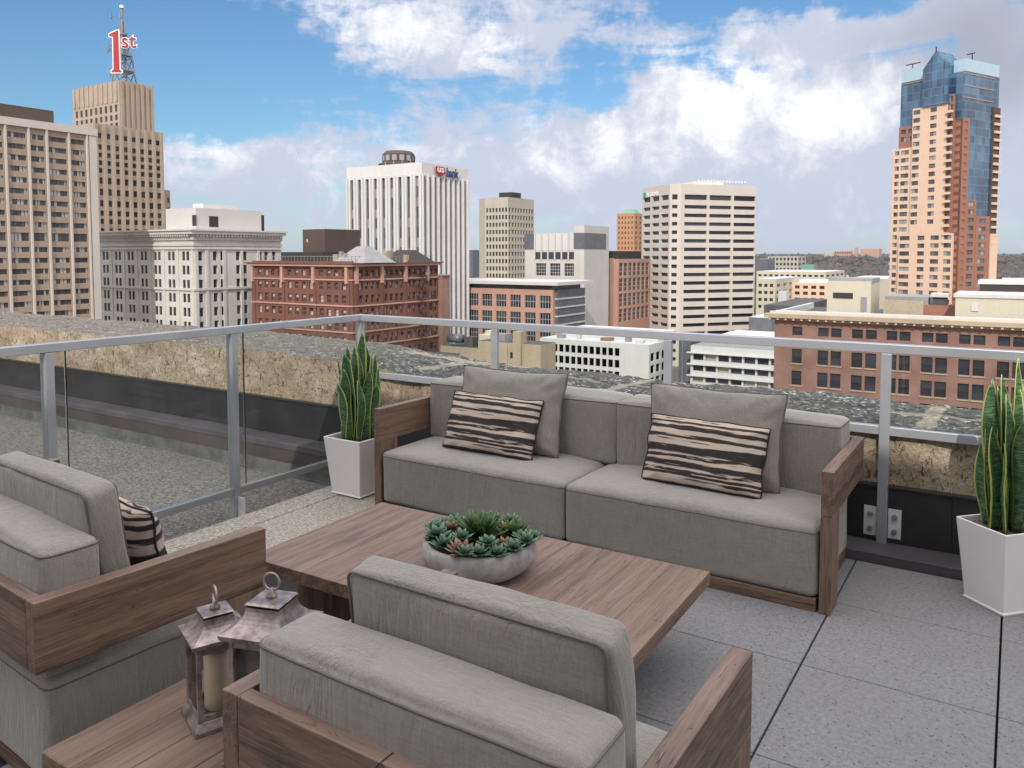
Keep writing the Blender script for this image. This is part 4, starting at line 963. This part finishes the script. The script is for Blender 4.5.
# bank sign on the right face: red shield and blue word
y0,y1=b.wr(434.5),b.wr(443); zz0,zz1=b.z(174.5),b.z(164.5)
sgn=empty('bank_sign',b.root.location[:],0,label='red shield and blue lettering sign high on the white ribbed tower',cat='sign')
mb=MB(); pts=[(y0,zz1),(y1,zz1),(y1,zz0+1),((y0+y1)/2,zz0),(y0,zz0+1)]
mb.add([(.6,y,z) for y,z in pts]+[(.9,y,z) for y,z in pts],[(0,1,2,3,4),(9,8,7,6,5)]+[(i,(i+1)%5,5+(i+1)%5,5+i) for i in range(5)]); mb.build('shield','sign_red',sgn)
ty=b.wr(439); text_obj('us',3.2,'sign_white',sgn,(.95,(y0+y1)/2,zz0+1.5),(math.pi/2,0,math.pi/2),.05,((y1-y0)/3.4,1.),.03)
y2,y3=b.wr(444),b.wr(457.5)
text_obj('bank',4.6,'sign_blue',sgn,(.75,(y2+y3)/2,b.z(173.5)),(math.pi/2,0,math.pi/2),.08,((y3-y2)/10.2,.95),.12)
b.finish()
# 7 tall grey precast tower behind
b=Building('precast_tower',508,470,0,'distant grey beige office tower with square windows and a black roof box')
wl=b.wl(474); wr=b.wr(534); zt=b.z(197); ch=5.5
R_=rows(b.z(207.5),(b.z(207.5)-b.z(214.9)),2.5,14)
L_=math.hypot(ch,ch)
pts=[(-wl+ch,0),(0,0),(0,wr-ch),(-ch,wr),(-wl,wr),(-wl,ch)]
b.poly([(-wl,ch),(-wl+ch*1.5,0),(0,0),(0,wr),(-wl,wr)],0,zt,'precast_grey',{1:dict(cols=even(wl-ch*1.5,7,.6,.4,.2),rows=R_,glass='window_plain',rec=.5),2:dict(cols=even(wr,9,.6,.5,.5),rows=R_,glass='window_plain',rec=.5)})
b.box('roof_box','metal_black',-b.wl(494.5),-.5,5,b.wr(519)+3,zt,b.z(191.5)); b.finish()
# 8 pale stone civic block with glass corner bays
b=Building('stone_atrium_block',577,310,0,'pale stone office block with metal and glass top behind the low pink building')
wl=b.wl(525); wr=b.wr(600); zt=b.z(248)
b.block(-wl,0,0,wr,0,b.z(249),'concrete_pale',dict(cols=even(wl,3,.72,b.wl(525)-b.wl(534),.0),rows=[(b.z(276),b.z(263.5))],glass='window_plain',frame='metal_pale',mull=(4,4),rec=.5),None)
sp=dict(cols=even(b.wl(535),6,.78,0,1),rows=[(b.z(259),b.z(252))],glass='window_dark',rec=.3)
b.box('clerestory_glass','window_plain',-b.wl(535),-b.wl(576),-.12,-.06,b.z(259.2),b.z(252))
for i in range(7):
    x=-b.wl(535)+b.wl(535)*i/6.2; b.box('fin','concrete_pale',x-.3,x+.3,-.4,-.121,b.z(260),b.z(233))
b.box('metal_crown','metal_pale',-b.wl(535),-.6,-.03,10,b.z(250),b.z(233)); 
b.box('glass_bay','glass_grey',-wl-.1,-b.wl(534.5),-.25,8,b.z(249),b.z(233))
b.block(-.5,4,-1.5,wr,0,b.z(225.5),'concrete_pale',name='stair_tower'); b.box('glass_bay','glass_grey',-.6,4.1,-1.7,b.wr(597),b.z(249),b.z(233)); b.finish()
# 9 low pink building with grid windows and curved glass corner
b=Building('pink_office_block',553,270,0,'low pink stone office block with large grid windows and a dark overhanging roof')
wl=b.wl(440); wr=b.wr(583); zt=b.z(290); fl=b.z(296)-b.z(313.5)
b.block(-wl,0,0,wr,0,zt,'brick_pink',dict(cols=even(wl,8,.72),rows=rows(b.z(296),fl,fl*.72,4),glass='window_plain',frame='metal_pale',mull=(4,2),rec=.4),None)
b.box('curtain_wall','glass_grey',.003,.9,1.5,wr,0,zt)
for i in range(7): b.box('floor_band','concrete_pale',.003,1.15,1.3,wr+.1,b.z(300)-i*fl*.5,b.z(300)-i*fl*.5+.5)
b.box('clerestory','glass_grey',-wl,-1,1.,wr,zt,b.z(285.5)); b.box('roof','metal_pale',-wl-1,2.6,-1.5,wr+3,b.z(285.4),b.z(282)); b.finish()
# 10 pink and glass block right of the stair tower
b=Building('pink_glass_block',614,335,0,'pink stone block with tall grey window bays left of the cream tower')
wl=b.wl(598); wr=b.wr(650); zt=b.z(259); fl=b.z(263)-b.z(278.5)
b.block(-wl,0,-4,-.01,0,b.z(258),'brick_pink'); 
b.block(-wl,2,0,wr,0,zt,'brick_pink',None,dict(cols=even(wr,8,.74,.5,.5),rows=rows(b.z(263),fl,fl*.82,4),glass='window_plain',frame='metal_pale',mull=(2,3),rec=.4)); b.box('roof_bar','metal_black',-wl,-1,0,wr-8,zt,b.z(251)); b.finish()
# 11 orange brick tower far off
b=Building('orange_tower',634,640,0,'distant orange brick tower with a green copper crown')
wl=b.wl(616.5); wr=b.wr(650); zt=b.z(213)
b.block(-wl,0,0,wr,0,zt,'brick_orange',dict(cols=even(wl,5,.36,.5,.5),rows=rows(b.z(216),4.1,2.2,14),glass='window_plain',rec=.4),dict(cols=even(wr,4,.4),rows=rows(b.z(216),4.1,2.2,14),glass='window_plain',rec=.4))
MB().frustum(-wl/2,wr/3,zt,b.z(208.5),wl*.42,wl*.42,wl*.22,wl*.22).build('crown','copper_green',b.root); b.finish()
# 12 cream tower with ribbon windows, turned against the street grid
b=Building('ribbon_tower',672,345,-38.4,ry=230,label='cream office tower with dark horizontal ribbon windows and a sign at its top left')
wl=b.wl(642); ca=4.2; wr=b.wr(755.5); zt=b.z(183.5); fp=b.z(205)-b.z(213.6)
R_=[(b.z(199.2),b.z(194))]+rows(b.z(204.6),fp,1.55,22)
w3=(wr-ca-1)/3
colr=[(1.+w3*i+.9,1.+w3*(i+1)-.3) for i in range(3)]
pts=[(-wl,0),(-ca*.5,0),(0,ca),(0,wr),(-wl,wr)]
b.poly(pts,0,zt,'precast_cream',{0:dict(cols=even(wl-ca*.5,3,.80,.3,.3),rows=R_,glass='window_plain',rec=.9),1:dict(cols=[(1.0,3.3)],rows=R_,glass='window_plain',rec=.8),2:dict(cols=colr,rows=R_,glass='window_plain',rec=.9)},roof='roof_white')
b.box('roof_parapet','panel_white',-wl+2,-2,12,wr-16,zt,b.z(180)); mb=MB()
for i in range(16): mb.box(-2.5,-2.3,14+i*1.6,15+i*1.6,b.z(180),b.z(178))
mb.build('roof_plant','panel_white',b.root)
s3=empty('tower_name_sign',b.root.location[:],b.yaw,label='small green and white lettering sign at the top of the cream ribbon tower',cat='sign')
xa,xb=-b.wl(643.5),-b.wl(659); MB().box(xa,xa+2,-.35,-.05,b.z(194),b.z(188.5)).build('emblem','sign_green',s3)
text_obj('REGIONS',2.3,'sign_white',s3,((xa+2.6+xb)/2,-.2,b.z(193.2)),(math.pi/2,0,0),.08,((xb-xa-3)/10.2,1.),.06)
b.finish()
# 13 low white blocks in front of them
b=Building('white_window_block',650,215,0,'long low white building with two rows of square windows behind the sofa')
p=b.wl(539); D1=b.wr(668); fl=b.z(352)-b.z(365.5)
b.block(-b.wl(540),0,0,D1,0,b.z(345),'panel_white',dict(cols=even(b.wl(540)-b.wl(621),13,.74,.3,.0),rows=rows(b.z(350.5),b.z(350.5)-b.z(362.5),2.2,3),glass='window_plain',rec=.5),dict(cols=even(D1,3,.72,.6,.4),rows=rows(b.z(354),3.4,2.3,3),glass='window_plain',rec=.4),roof='roof_white')
b.box('upper_storey','panel_white',-b.wl(548),-1,9,D1+10,b.z(344.9),b.z(337))
for i,(x,y,w_,h) in enumerate(((-30,2,2,1.1),(-24,3,1.2,1.5),(-16,2.5,3,.9),(-9,4,1.5,1.3),(-5,2,2.2,.8))): b.box('roof_unit',('roof_grey','metal_pale','brick_brown')[i%3],x,x+w_,y,y+w_,b.z(345),b.z(345)+h); b.finish()
b=Building('parking_block',776,205,0,'low white building with long balconied window rows left of the brown brick block')
p=b.wl(692); fl=b.z(352)-b.z(364)
b.block(-p,6,0,25,0,b.z(350.5),'panel_white',dict(cols=even(p+6,8,.84,.4,.0),rows=rows(b.z(358.5),b.z(358.5)-b.z(370),1.9,3),glass='window_dark',rec=.7),None,roof='roof_grey')
for i in range(3): b.box('balcony_band','panel_white',-p-.8,6,-1.0,-.003,b.z(370-12*1+12*i+0.5)-.0,b.z(365.5+12*(i-1)+4))
b.box('upper_storey','panel_white',-b.wl(711),6,10,25,b.z(350.4),b.z(341)); b.box('link','glass_grey',-b.wl(676),-p-1.2,3,14,0,b.z(343)); b.finish()
b=Building('tan_stucco_block',541,170,0,'low tan stucco building with patched walls below the pink block')
wl=b.wl(478); wr=b.wr(556)
b.block(-wl,0,0,max(6,wr),0,b.z(345),'stucco_tan',dict(cols=[(wl-b.wl(510)+0,wl-b.wl(513.5))],rows=[(b.z(361),b.z(354.5))],rec=.3,glass='window_plain'),None)
b.box('chimney','stucco_tan',-b.wl(514),-b.wl(522),-.5,2,0,b.z(333)); b.box('roof_unit','roof_grey',-wl+2,-wl+6,2,5,b.z(345),b.z(338)); b.finish()
b=Building('tan_annex',500,185,0,'low tan brick annex with roof tanks right of the red brick block')
wl=b.wl(440); b.block(-wl,0,0,14,0,b.z(350),'stucco_tan'); b.block(-wl-1,-wl+6,-3,6,0,b.z(357),'brick_brown',name='lean_to')
MB().tube([(-wl+2,1,b.z(342)),(-wl+6,1,b.z(342))],1.1,14).build('tank','glass_grey',b.root,smooth=True)
b.box('roof_unit','roof_dark',-wl+6.5,-wl+9,1,4,b.z(350),b.z(340)); b.box('parapet','stucco_cream',-b.wl(492),-b.wl(478),.2,3,b.z(350),b.z(336)); b.box('roof_unit','stucco_cream',-b.wl(478),-b.wl(484),3,6,b.z(350),b.z(333)); b.finish()
# 14 brown brick block on the right
b=Building('brown_brick_block',1150,96,0,'long brown brick block with paired sash windows and a flat tan cornice on the right')
wl=b.wl(776); ref=b.p+Vector((-wl,0,0)); zr=lambda py:height(py,776,ref)-STREET
zt=zr(318); 
def cc(px): return wl-b.wl(px)
cols=[]
for a,c in ((794,804),(820,830.5),(833,843.5),(854,865),(868,879),(889,899.5),(902,913),(924.5,936),(938.5,950.5),(962,973.5),(976.5,988.5),(1001,1013.5),(1016.5,1030),(1043,1056),(1060,1073)): cols.append((cc(a),cc(c)))
R_=[(zr(334),zr(325.5)),(zr(361.5),zr(347.5)),(zr(383),zr(369)),(zr(404),zr(390))]
b.block(-wl,0,0,30,0,zt,'brick_brown',dict(cols=cols,rows=R_,glass='window_plain',mull=(1,2),rec=.3,frame='metal_black'),None,roof='roof_dark')
b.box('cornice','stucco_tan',-wl-1.3,0,-1.3,.4,zt+.15,zt+.75); b.box('cornice_bed','stucco_tan',-wl-.7,0,-.7,-.003,zt-.25,zt+.149); b.box('parapet_cap','precast_cream',-wl-.6,0,-.6,.2,zt+.751,zt+1.1)
mb=MB()
for i in range(44): mb.box(-wl-.6+i*1.15,-wl-.3+i*1.15,-1.1,-.71,zt-.15,zt+.149)
mb.build('brackets','peach',b.root)
for a,c in zip(cols,cols[1:]): pass
for r_ in R_[1:]:
    for a,c in cols: b.box('sill','stucco_tan',-wl+a-.12,-wl+c+.12,-.16,-.003,r_[0]-.2,r_[0]-.02)
# roof: side parapets, white flashing, penthouses
b.box('side_parapet','roof_white',-wl-.3,-wl+.3,.4,26,zt,zt+1.0); b.box('roof_edge','roof_white',-wl,0,.45,1.5,zt+.0,zt+1.15)
def rbox(name,pxa,pxb,y,dep,py0,py1,mat):
    pos=b.p+Vector((0,y,0)); xa=reach(pos,math.pi,pxa); xb=reach(pos,math.pi,pxb); pp=pos+Vector((-xa,0,0)); z1=height(py1,pxa,pp)-STREET
    z0=height(py0,pxa,pp)-STREET if py0 else zt
    b.box(name,mat,-xa,-xb,y,y+dep,z0,z1); return pp,z1
rbox('roof_house',828,872,8,9,None,281,'stucco_cream'); rbox('house_cap','829' and 829,873,8.5,8,282,278,'roof_grey'); rbox('louvre',834,854,7.9,.09,298,292.5,'metal_black'); rbox('house_door',862,868,7.9,.09,311,297,'roof_grey')
rbox('roof_house',957,1100,4.2,12,None,297,'stucco_cream'); rbox('house_cap',955,1100,4.0,12.5,297.2,294,'metal_pale'); rbox('vent_box',973,980,4.05,.14,311,304,'metal_pale')
rbox('roof_house',981,1090,16,9,None,283,'metal_black'); rbox('house_cap',979,1090,15.8,9.4,284,280.5,'metal_pale')
rbox('brick_house',925,957,9,4,None,305,'terracotta'); rbox('low_wall',885,925,7,.6,None,300,'stucco_tan')
rbox('roof_vent',934,948,9.2,2.5,None,297,'roof_dark'); rbox('vent_cap',932,950,8.8,3.3,297,293.5,'metal_pale'); rbox('roof_sheet',886,930,10,8,None,296,'roof_grey')
b.finish()
# 15 residential tower on the right
b=Building('residential_tower',962,300,-27,ry=150,label='tall peach and terracotta residential tower with blue glass upper floors')
wl=b.wl(893); wr=b.wr(1000); fp=b.z(150)-b.z(158.25)
P=lambda px:b.wl(px)
zg=b.z(70); z1=b.z(141)
b.block(-wl+2,-.6,1.2,wr-1,0,zg,'curtain_blue',name='glass_wall')
b.box('crown_left','glass_pale',-P(898),-P(922),.9,9,zg,b.z(56)); b.box('crown_right','glass_pale',-P(949),-.5,1.3,wr-1.5,zg,b.z(57.5))
for xx in(P(906),): b.box('davit','metal_black',-P(903),-P(917),.4,.7,b.z(52.5),b.z(51.5)); b.box('davit','metal_black',-P(909),-P(909)+.3,.4,.7,b.z(56),b.z(52))
b.box('davit','metal_black',-4,wr*.0-1,8,8.3,b.z(50),b.z(49)); b.box('davit','metal_black',-2.2,-1.9,8,8.3,b.z(58),b.z(50))
x0,x1=-P(923),-P(948); zc=b.z(62); mb=MB(); pts=[(x0,b.z(101)),(x1,b.z(101)),(x1,zc),((x0+x1)/2,b.z(45)),(x0,zc)]
mb.add([(x,-1.6,z) for x,z in pts]+[(x,9,z) for x,z in pts],[(0,1,2,3,4),(9,8,7,6,5)]+[(i,(i+1)%5,5+(i+1)%5,5+i) for i in range(5)]); mb.build('gabled_bay','curtain_blue',b.root)
MB().tube([((x0+x1)/2,-1.5,b.z(46)),((x0+x1)/2,-1.5,b.z(41))],.25,5).build('finial','metal_black',b.root)
def tf(px0_,px1_,ztop_py,zbot_py,mat,wins,y0,dep=4,name='wall',rowtop=None,n=None,wh=1.7,mull=(2,1)):
    xa,xb=-P(px0_),-P(px1_); z1_=b.z(ztop_py); z0_=b.z(zbot_py) if zbot_py else 0
    cols=[(xa*0+(-P(a)-xa),-P(c)-xa) for a,c in wins]
    rt=(b.z(rowtop) if rowtop else z1_-.9); nn=n or int((rt-z0_)/fp)
    b.block(xa,xb,y0,y0+dep,z0_,z1_,mat,dict(cols=cols,rows=rows(rt,fp,wh,nn),glass='window_grey',mull=mull,rec=.3),None,name=name)
tf(893,913,141,None,'peach',[(895,899.5),(901,909)],0,rowtop=143.5)
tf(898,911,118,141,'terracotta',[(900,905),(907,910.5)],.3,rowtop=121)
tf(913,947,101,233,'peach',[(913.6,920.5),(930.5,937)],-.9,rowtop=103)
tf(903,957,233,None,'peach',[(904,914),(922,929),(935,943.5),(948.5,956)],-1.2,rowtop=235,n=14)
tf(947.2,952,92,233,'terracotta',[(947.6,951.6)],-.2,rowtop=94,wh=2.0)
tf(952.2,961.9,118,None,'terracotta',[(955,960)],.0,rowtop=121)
# balconies down the centre, the left edge and the right edge
mb=[]
for i in range(17):
    z=b.z(103)-fp*(i+1); b.box('balcony','peach',-P(948)-.1,-P(953.5),-2.0,-.905,z,z+.9)
for i in range(19):
    z=b.z(143)-fp*(i+1); b.box('balcony','peach',-P(893)-.7,-P(893)-.01,.3,3,z,z+.9)
    
def rf(ya_px,yb_px,ztop_py,zbot_py,mat,wins,x,n=None,rowtop=None,wh=1.7,glass='window_grey'):
    ya,yb=b.wr(ya_px),b.wr(yb_px); z1_=b.z(ztop_py); z0_=b.z(zbot_py) if zbot_py else 0
    cols=[(b.wr(a)-ya,b.wr(c)-ya) for a,c in wins]; rt=b.z(rowtop) if rowtop else z1_-.9; nn=n or int((rt-z0_)/fp)
    b.block(x-3,x,ya,yb,z0_,z1_,mat,None,dict(cols=cols,rows=rows(rt,fp,wh,nn),glass=glass,mull=(2,1),rec=.3),name='wall')
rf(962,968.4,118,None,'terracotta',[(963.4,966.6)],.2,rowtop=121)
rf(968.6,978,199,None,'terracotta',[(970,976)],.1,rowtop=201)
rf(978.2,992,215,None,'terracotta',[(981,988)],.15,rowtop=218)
rf(993,1000,233,None,'peach',[],.4)
b.box('rear_wall','metal_brown',-4,-.1,b.wr(992.6),b.wr(999.5),0,b.z(102))
for i in range(17):
    z=b.z(104)-fp*(i+1); b.box('balcony','peach',-.05,.5,b.wr(993.5),b.wr(1000),z,z+1.0)
for zz in(72,84,96): b.box('band','brick_pink',-.59,-.4,b.wr(963),b.wr(993),b.z(zz+.8),b.z(zz))
for zz in(71,): b.box('band','brick_pink',-P(898),-P(948),1.0,1.19,b.z(zz+.8),b.z(zz))
b.finish()
# 16 low buildings in the gap between the cream tower and the residential tower
def simple(name,pxl,px,pxr,D,py,mat,label,yaw=0,cf=6,cs=4,rt=None,pitch=3.6,wh=1.6,n=3,glass='window_plain',frac=.6,group=None):
    b=Building(name,px,D,yaw,label,group=group); wl=b.wl(pxl); wr=b.wr(pxr) if pxr>px else 15
    if wr<0 or wr>120: wr=30
    rt_=b.z(rt) if rt else b.z(py)-1.2
    b.block(-wl,0,0,wr,0,b.z(py),mat,dict(cols=even(wl,cf,frac,.5,.5),rows=rows(rt_,pitch,wh,n),glass=glass,rec=.3) if cf else None,dict(cols=even(wr,cs,frac,.5,.5),rows=rows(rt_,pitch,wh,n),glass=glass,rec=.3) if cs else None,roof='roof_white' if mat!='roof_dark' else 'roof_dark'); return b
simple('peach_flats',777,828,850,420,283,'peach','low peach flats with dark windows left of the rooftop house',rt=286,pitch=3.3,wh=1.7,n=5).finish()
x=simple('pale_warehouse',757,776,800,400,279,'stucco_cream','pale cream warehouse just right of the cream tower',cf=3,n=4,rt=284); x.box('tower','roof_white',2,6,-2,4,0,x.z(291)); x.finish()
simple('blue_glass_pavilion',750,772,790,230,318,'glass_grey','low blue glass pavilion below the pale warehouse',cf=0,cs=0).finish()
simple('dark_roof_block',765,800,830,300,306,'roof_dark','low block with flat dark roof left of the brown brick block',cf=0,cs=0).finish()
simple('yellow_terrace',757,826,845,640,272,'stucco_cream','long low cream terrace behind the peach flats',cf=12,n=3,rt=275,pitch=4,wh=1.8).finish()
simple('grey_campus_block',768,798,806,1150,256.5,'precast_grey','distant grey brown campus block with square windows on the horizon',cf=8,n=4,rt=257.6,pitch=7.5,wh=4.2,cs=2).finish()
simple('grey_annex',756,768,775,1050,259,'glass_grey','distant dull grey annex beside the campus block',cf=0,cs=0).finish()
simple('teal_roof_hall',802,814,817,900,265,'copper_green','distant low hall with a pale teal roof',cf=0,cs=0).finish()
x=simple('hilltop_hospital',834,851,861,3000,251,'brick_pink','distant brick hospital on the hill at the horizon',cf=7,n=2,rt=252,pitch=14,wh=6,cs=3); x.box('wing','precast_grey',-x.wl(824),-x.wl(834),5,60,0,x.z(252.5)); x.box('tower','brick_pink',x.wr(858)*0+30,95,20,90,0,x.z(248.8)); x.box('chimney','brick_pink',10,22,5,20,0,x.z(247.5)); x.finish()
simple('tan_rooftops',846,890,905,480,279,'precast_grey','low grey roofed block left of the residential tower',cf=0,cs=0).finish()
simple('pale_sheds',1003,1040,1060,700,279,'roof_white','low pale sheds at the right edge behind the residential tower',cf=6,n=2,wh=1.3).finish()
simple('beige_low_block',463,476,490,520,286,'stucco_tan','small beige block between the white ribbed tower and the grey tower',cf=0,cs=0).finish()
simple('dark_distant_block',466,473,480,900,250,'glass_grey','small dark block seen between the ribbed tower and the grey tower',cf=0,cs=0).finish()
simple('small_brick_house',598,612,620,240,330,'terracotta','small red brick penthouse behind the white window block',cf=0,cs=0).finish()
# ------------------------------------------------------------------ ground, hills, woods
def big(name,verts,faces,mat,kind='structure'):
    mb=MB(); mb.add(verts,faces); o=mb.build(name,mat); tag(o,kind=kind); return o
big('ground',[(-20000,-6000,STREET),(20000,-6000,STREET),(20000,26000,STREET),(-20000,26000,STREET)],[(0,1,2,3)],'street_ground')
masonry('hill_wood',(.06,.058,.062),.35,.01); masonry('wood_bare',(.062,.055,.053),.4,.02); masonry('grass_slope',(.17,.13,.075),.3,.01)
def hills(name,D0,depth,hmax,seed,mat,a0=-55,a1=55,n=220,m=14):
    vs=[];fs=[]
    for i in range(n+1):
        a=R(a0+(a1-a0)*i/n)
        for j in range(m+1):
            D=D0+depth*j/m; p=(FW*math.cos(a)+RT*math.sin(a))*D/max(.5,math.cos(a)); t=j/m
            h=hmax*(.5+.5*math.sin(math.pi*(t-.5)))*(1 if t<.7 else 1)*(.86+.20*noise.noise(Vector((a*9+seed,t,0)))+.05*noise.noise(Vector((a*60+seed,t*4,0))))
            vs.append((p.x,p.y,STREET+.3+h))
    fs=[(i*(m+1)+j,(i+1)*(m+1)+j,(i+1)*(m+1)+j+1,i*(m+1)+j+1) for i in range(n) for j in range(m)]
    o=big(name,vs,fs,mat); o.data.polygons.foreach_set('use_smooth',[True]*len(o.data.polygons)); return o
hills('hills',4200,3500,47,3.,'hill_wood'); hills('hills',2000,900,27,8.,'grass_slope'); hills('hills',9000,5000,62,5.,'hill_wood')
rnd=random.Random(4); mb=MB()
ico=bmesh.new(); bmesh.ops.create_icosphere(ico,subdivisions=1,radius=1); iv=[v.co.copy() for v in ico.verts]; fi=[[v.index for v in f.verts] for f in ico.faces]; ico.free()
for i in range(5200):
    px=rnd.choice((rnd.uniform(745,900),rnd.uniform(745,900),rnd.uniform(995,1060),rnd.uniform(440,660))); D=600*math.exp(rnd.uniform(0,2.2)); p=at(px,D); gz=STREET
    if 2000<D<2900: gz+=27*.5*(1+math.sin(math.pi*((D-2000)/900-.5)))*.9
    elif D>=2900: gz+=24
    if D>4200: gz=STREET+47*.5*(1+math.sin(math.pi*(min(1,(D-4200)/3500)-.5)))*.9
    if D<1500 and rnd.random()<.45: continue
    s=rnd.uniform(3.5,8)*(1+min(D,3500)/5000); q1=rnd.uniform(.7,1.25)
    mb.add([(p.x+v.x*s*rnd.uniform(.7,1.3),p.y+v.y*s*rnd.uniform(.7,1.3),gz+s*.8*q1+v.z*s*q1*rnd.uniform(.7,1.3)) for v in iv],fi)
tag(mb.build('far_woods','wood_bare',fix=False),'bare brown woods spreading to the horizon between the distant buildings','woods',kind='stuff')
# scattered low houses in the distance
protos=[]
for i in range(70):
    px=rnd.choice((rnd.uniform(757,888),rnd.uniform(757,888),rnd.uniform(1002,1040))); D=rnd.uniform(650,2000); p=at(px,D); w_,d_,h_=rnd.uniform(8,26),rnd.uniform(8,16),rnd.uniform(5,11)
    mt=rnd.choice(['stucco_cream','brick_pink','panel_white','precast_grey','roof_grey']); r_=empty('distant_house',(p.x,p.y,STREET),R(rnd.choice((0,90))),group='small distant houses among the woods'); 
    tag(r_,'tiny low house among the bare woods far off','house')
    MB().box(-w_/2,w_/2,-d_/2,d_/2,0,h_).build('wall',mt,r_); mm=MB(); mm.add([(-w_/2-.4,-d_/2-.4,h_+.02),(w_/2+.4,-d_/2-.4,h_+.02),(w_/2+.4,d_/2+.4,h_+.02),(-w_/2-.4,d_/2+.4,h_+.02),(-w_/2,0,h_+2.6),(w_/2,0,h_+2.6)],[(0,1,5,4),(2,3,4,5),(1,2,5),(3,0,4),(3,2,1,0)]); mm.build('roof',rnd.choice(['roof_grey','roof_dark','roof_white']),r_)
# haze
m=bpy.data.materials.new('haze_air'); m.use_nodes=True; t=m.node_tree; t.nodes.clear(); o_=t.nodes.new('ShaderNodeOutputMaterial'); v_=t.nodes.new('ShaderNodeVolumePrincipled')
v_.inputs['Color'].default_value=(.80,.86,.96,1); v_.inputs['Density'].default_value=.00003; v_.inputs['Anisotropy'].default_value=.3; t.links.new(v_.outputs[0],o_.inputs['Volume']); MATS['haze_air']=m
tag(MB().box(-20500,20500,-6500,26500,STREET-1.5,110).build('haze','haze_air'),kind='stuff')
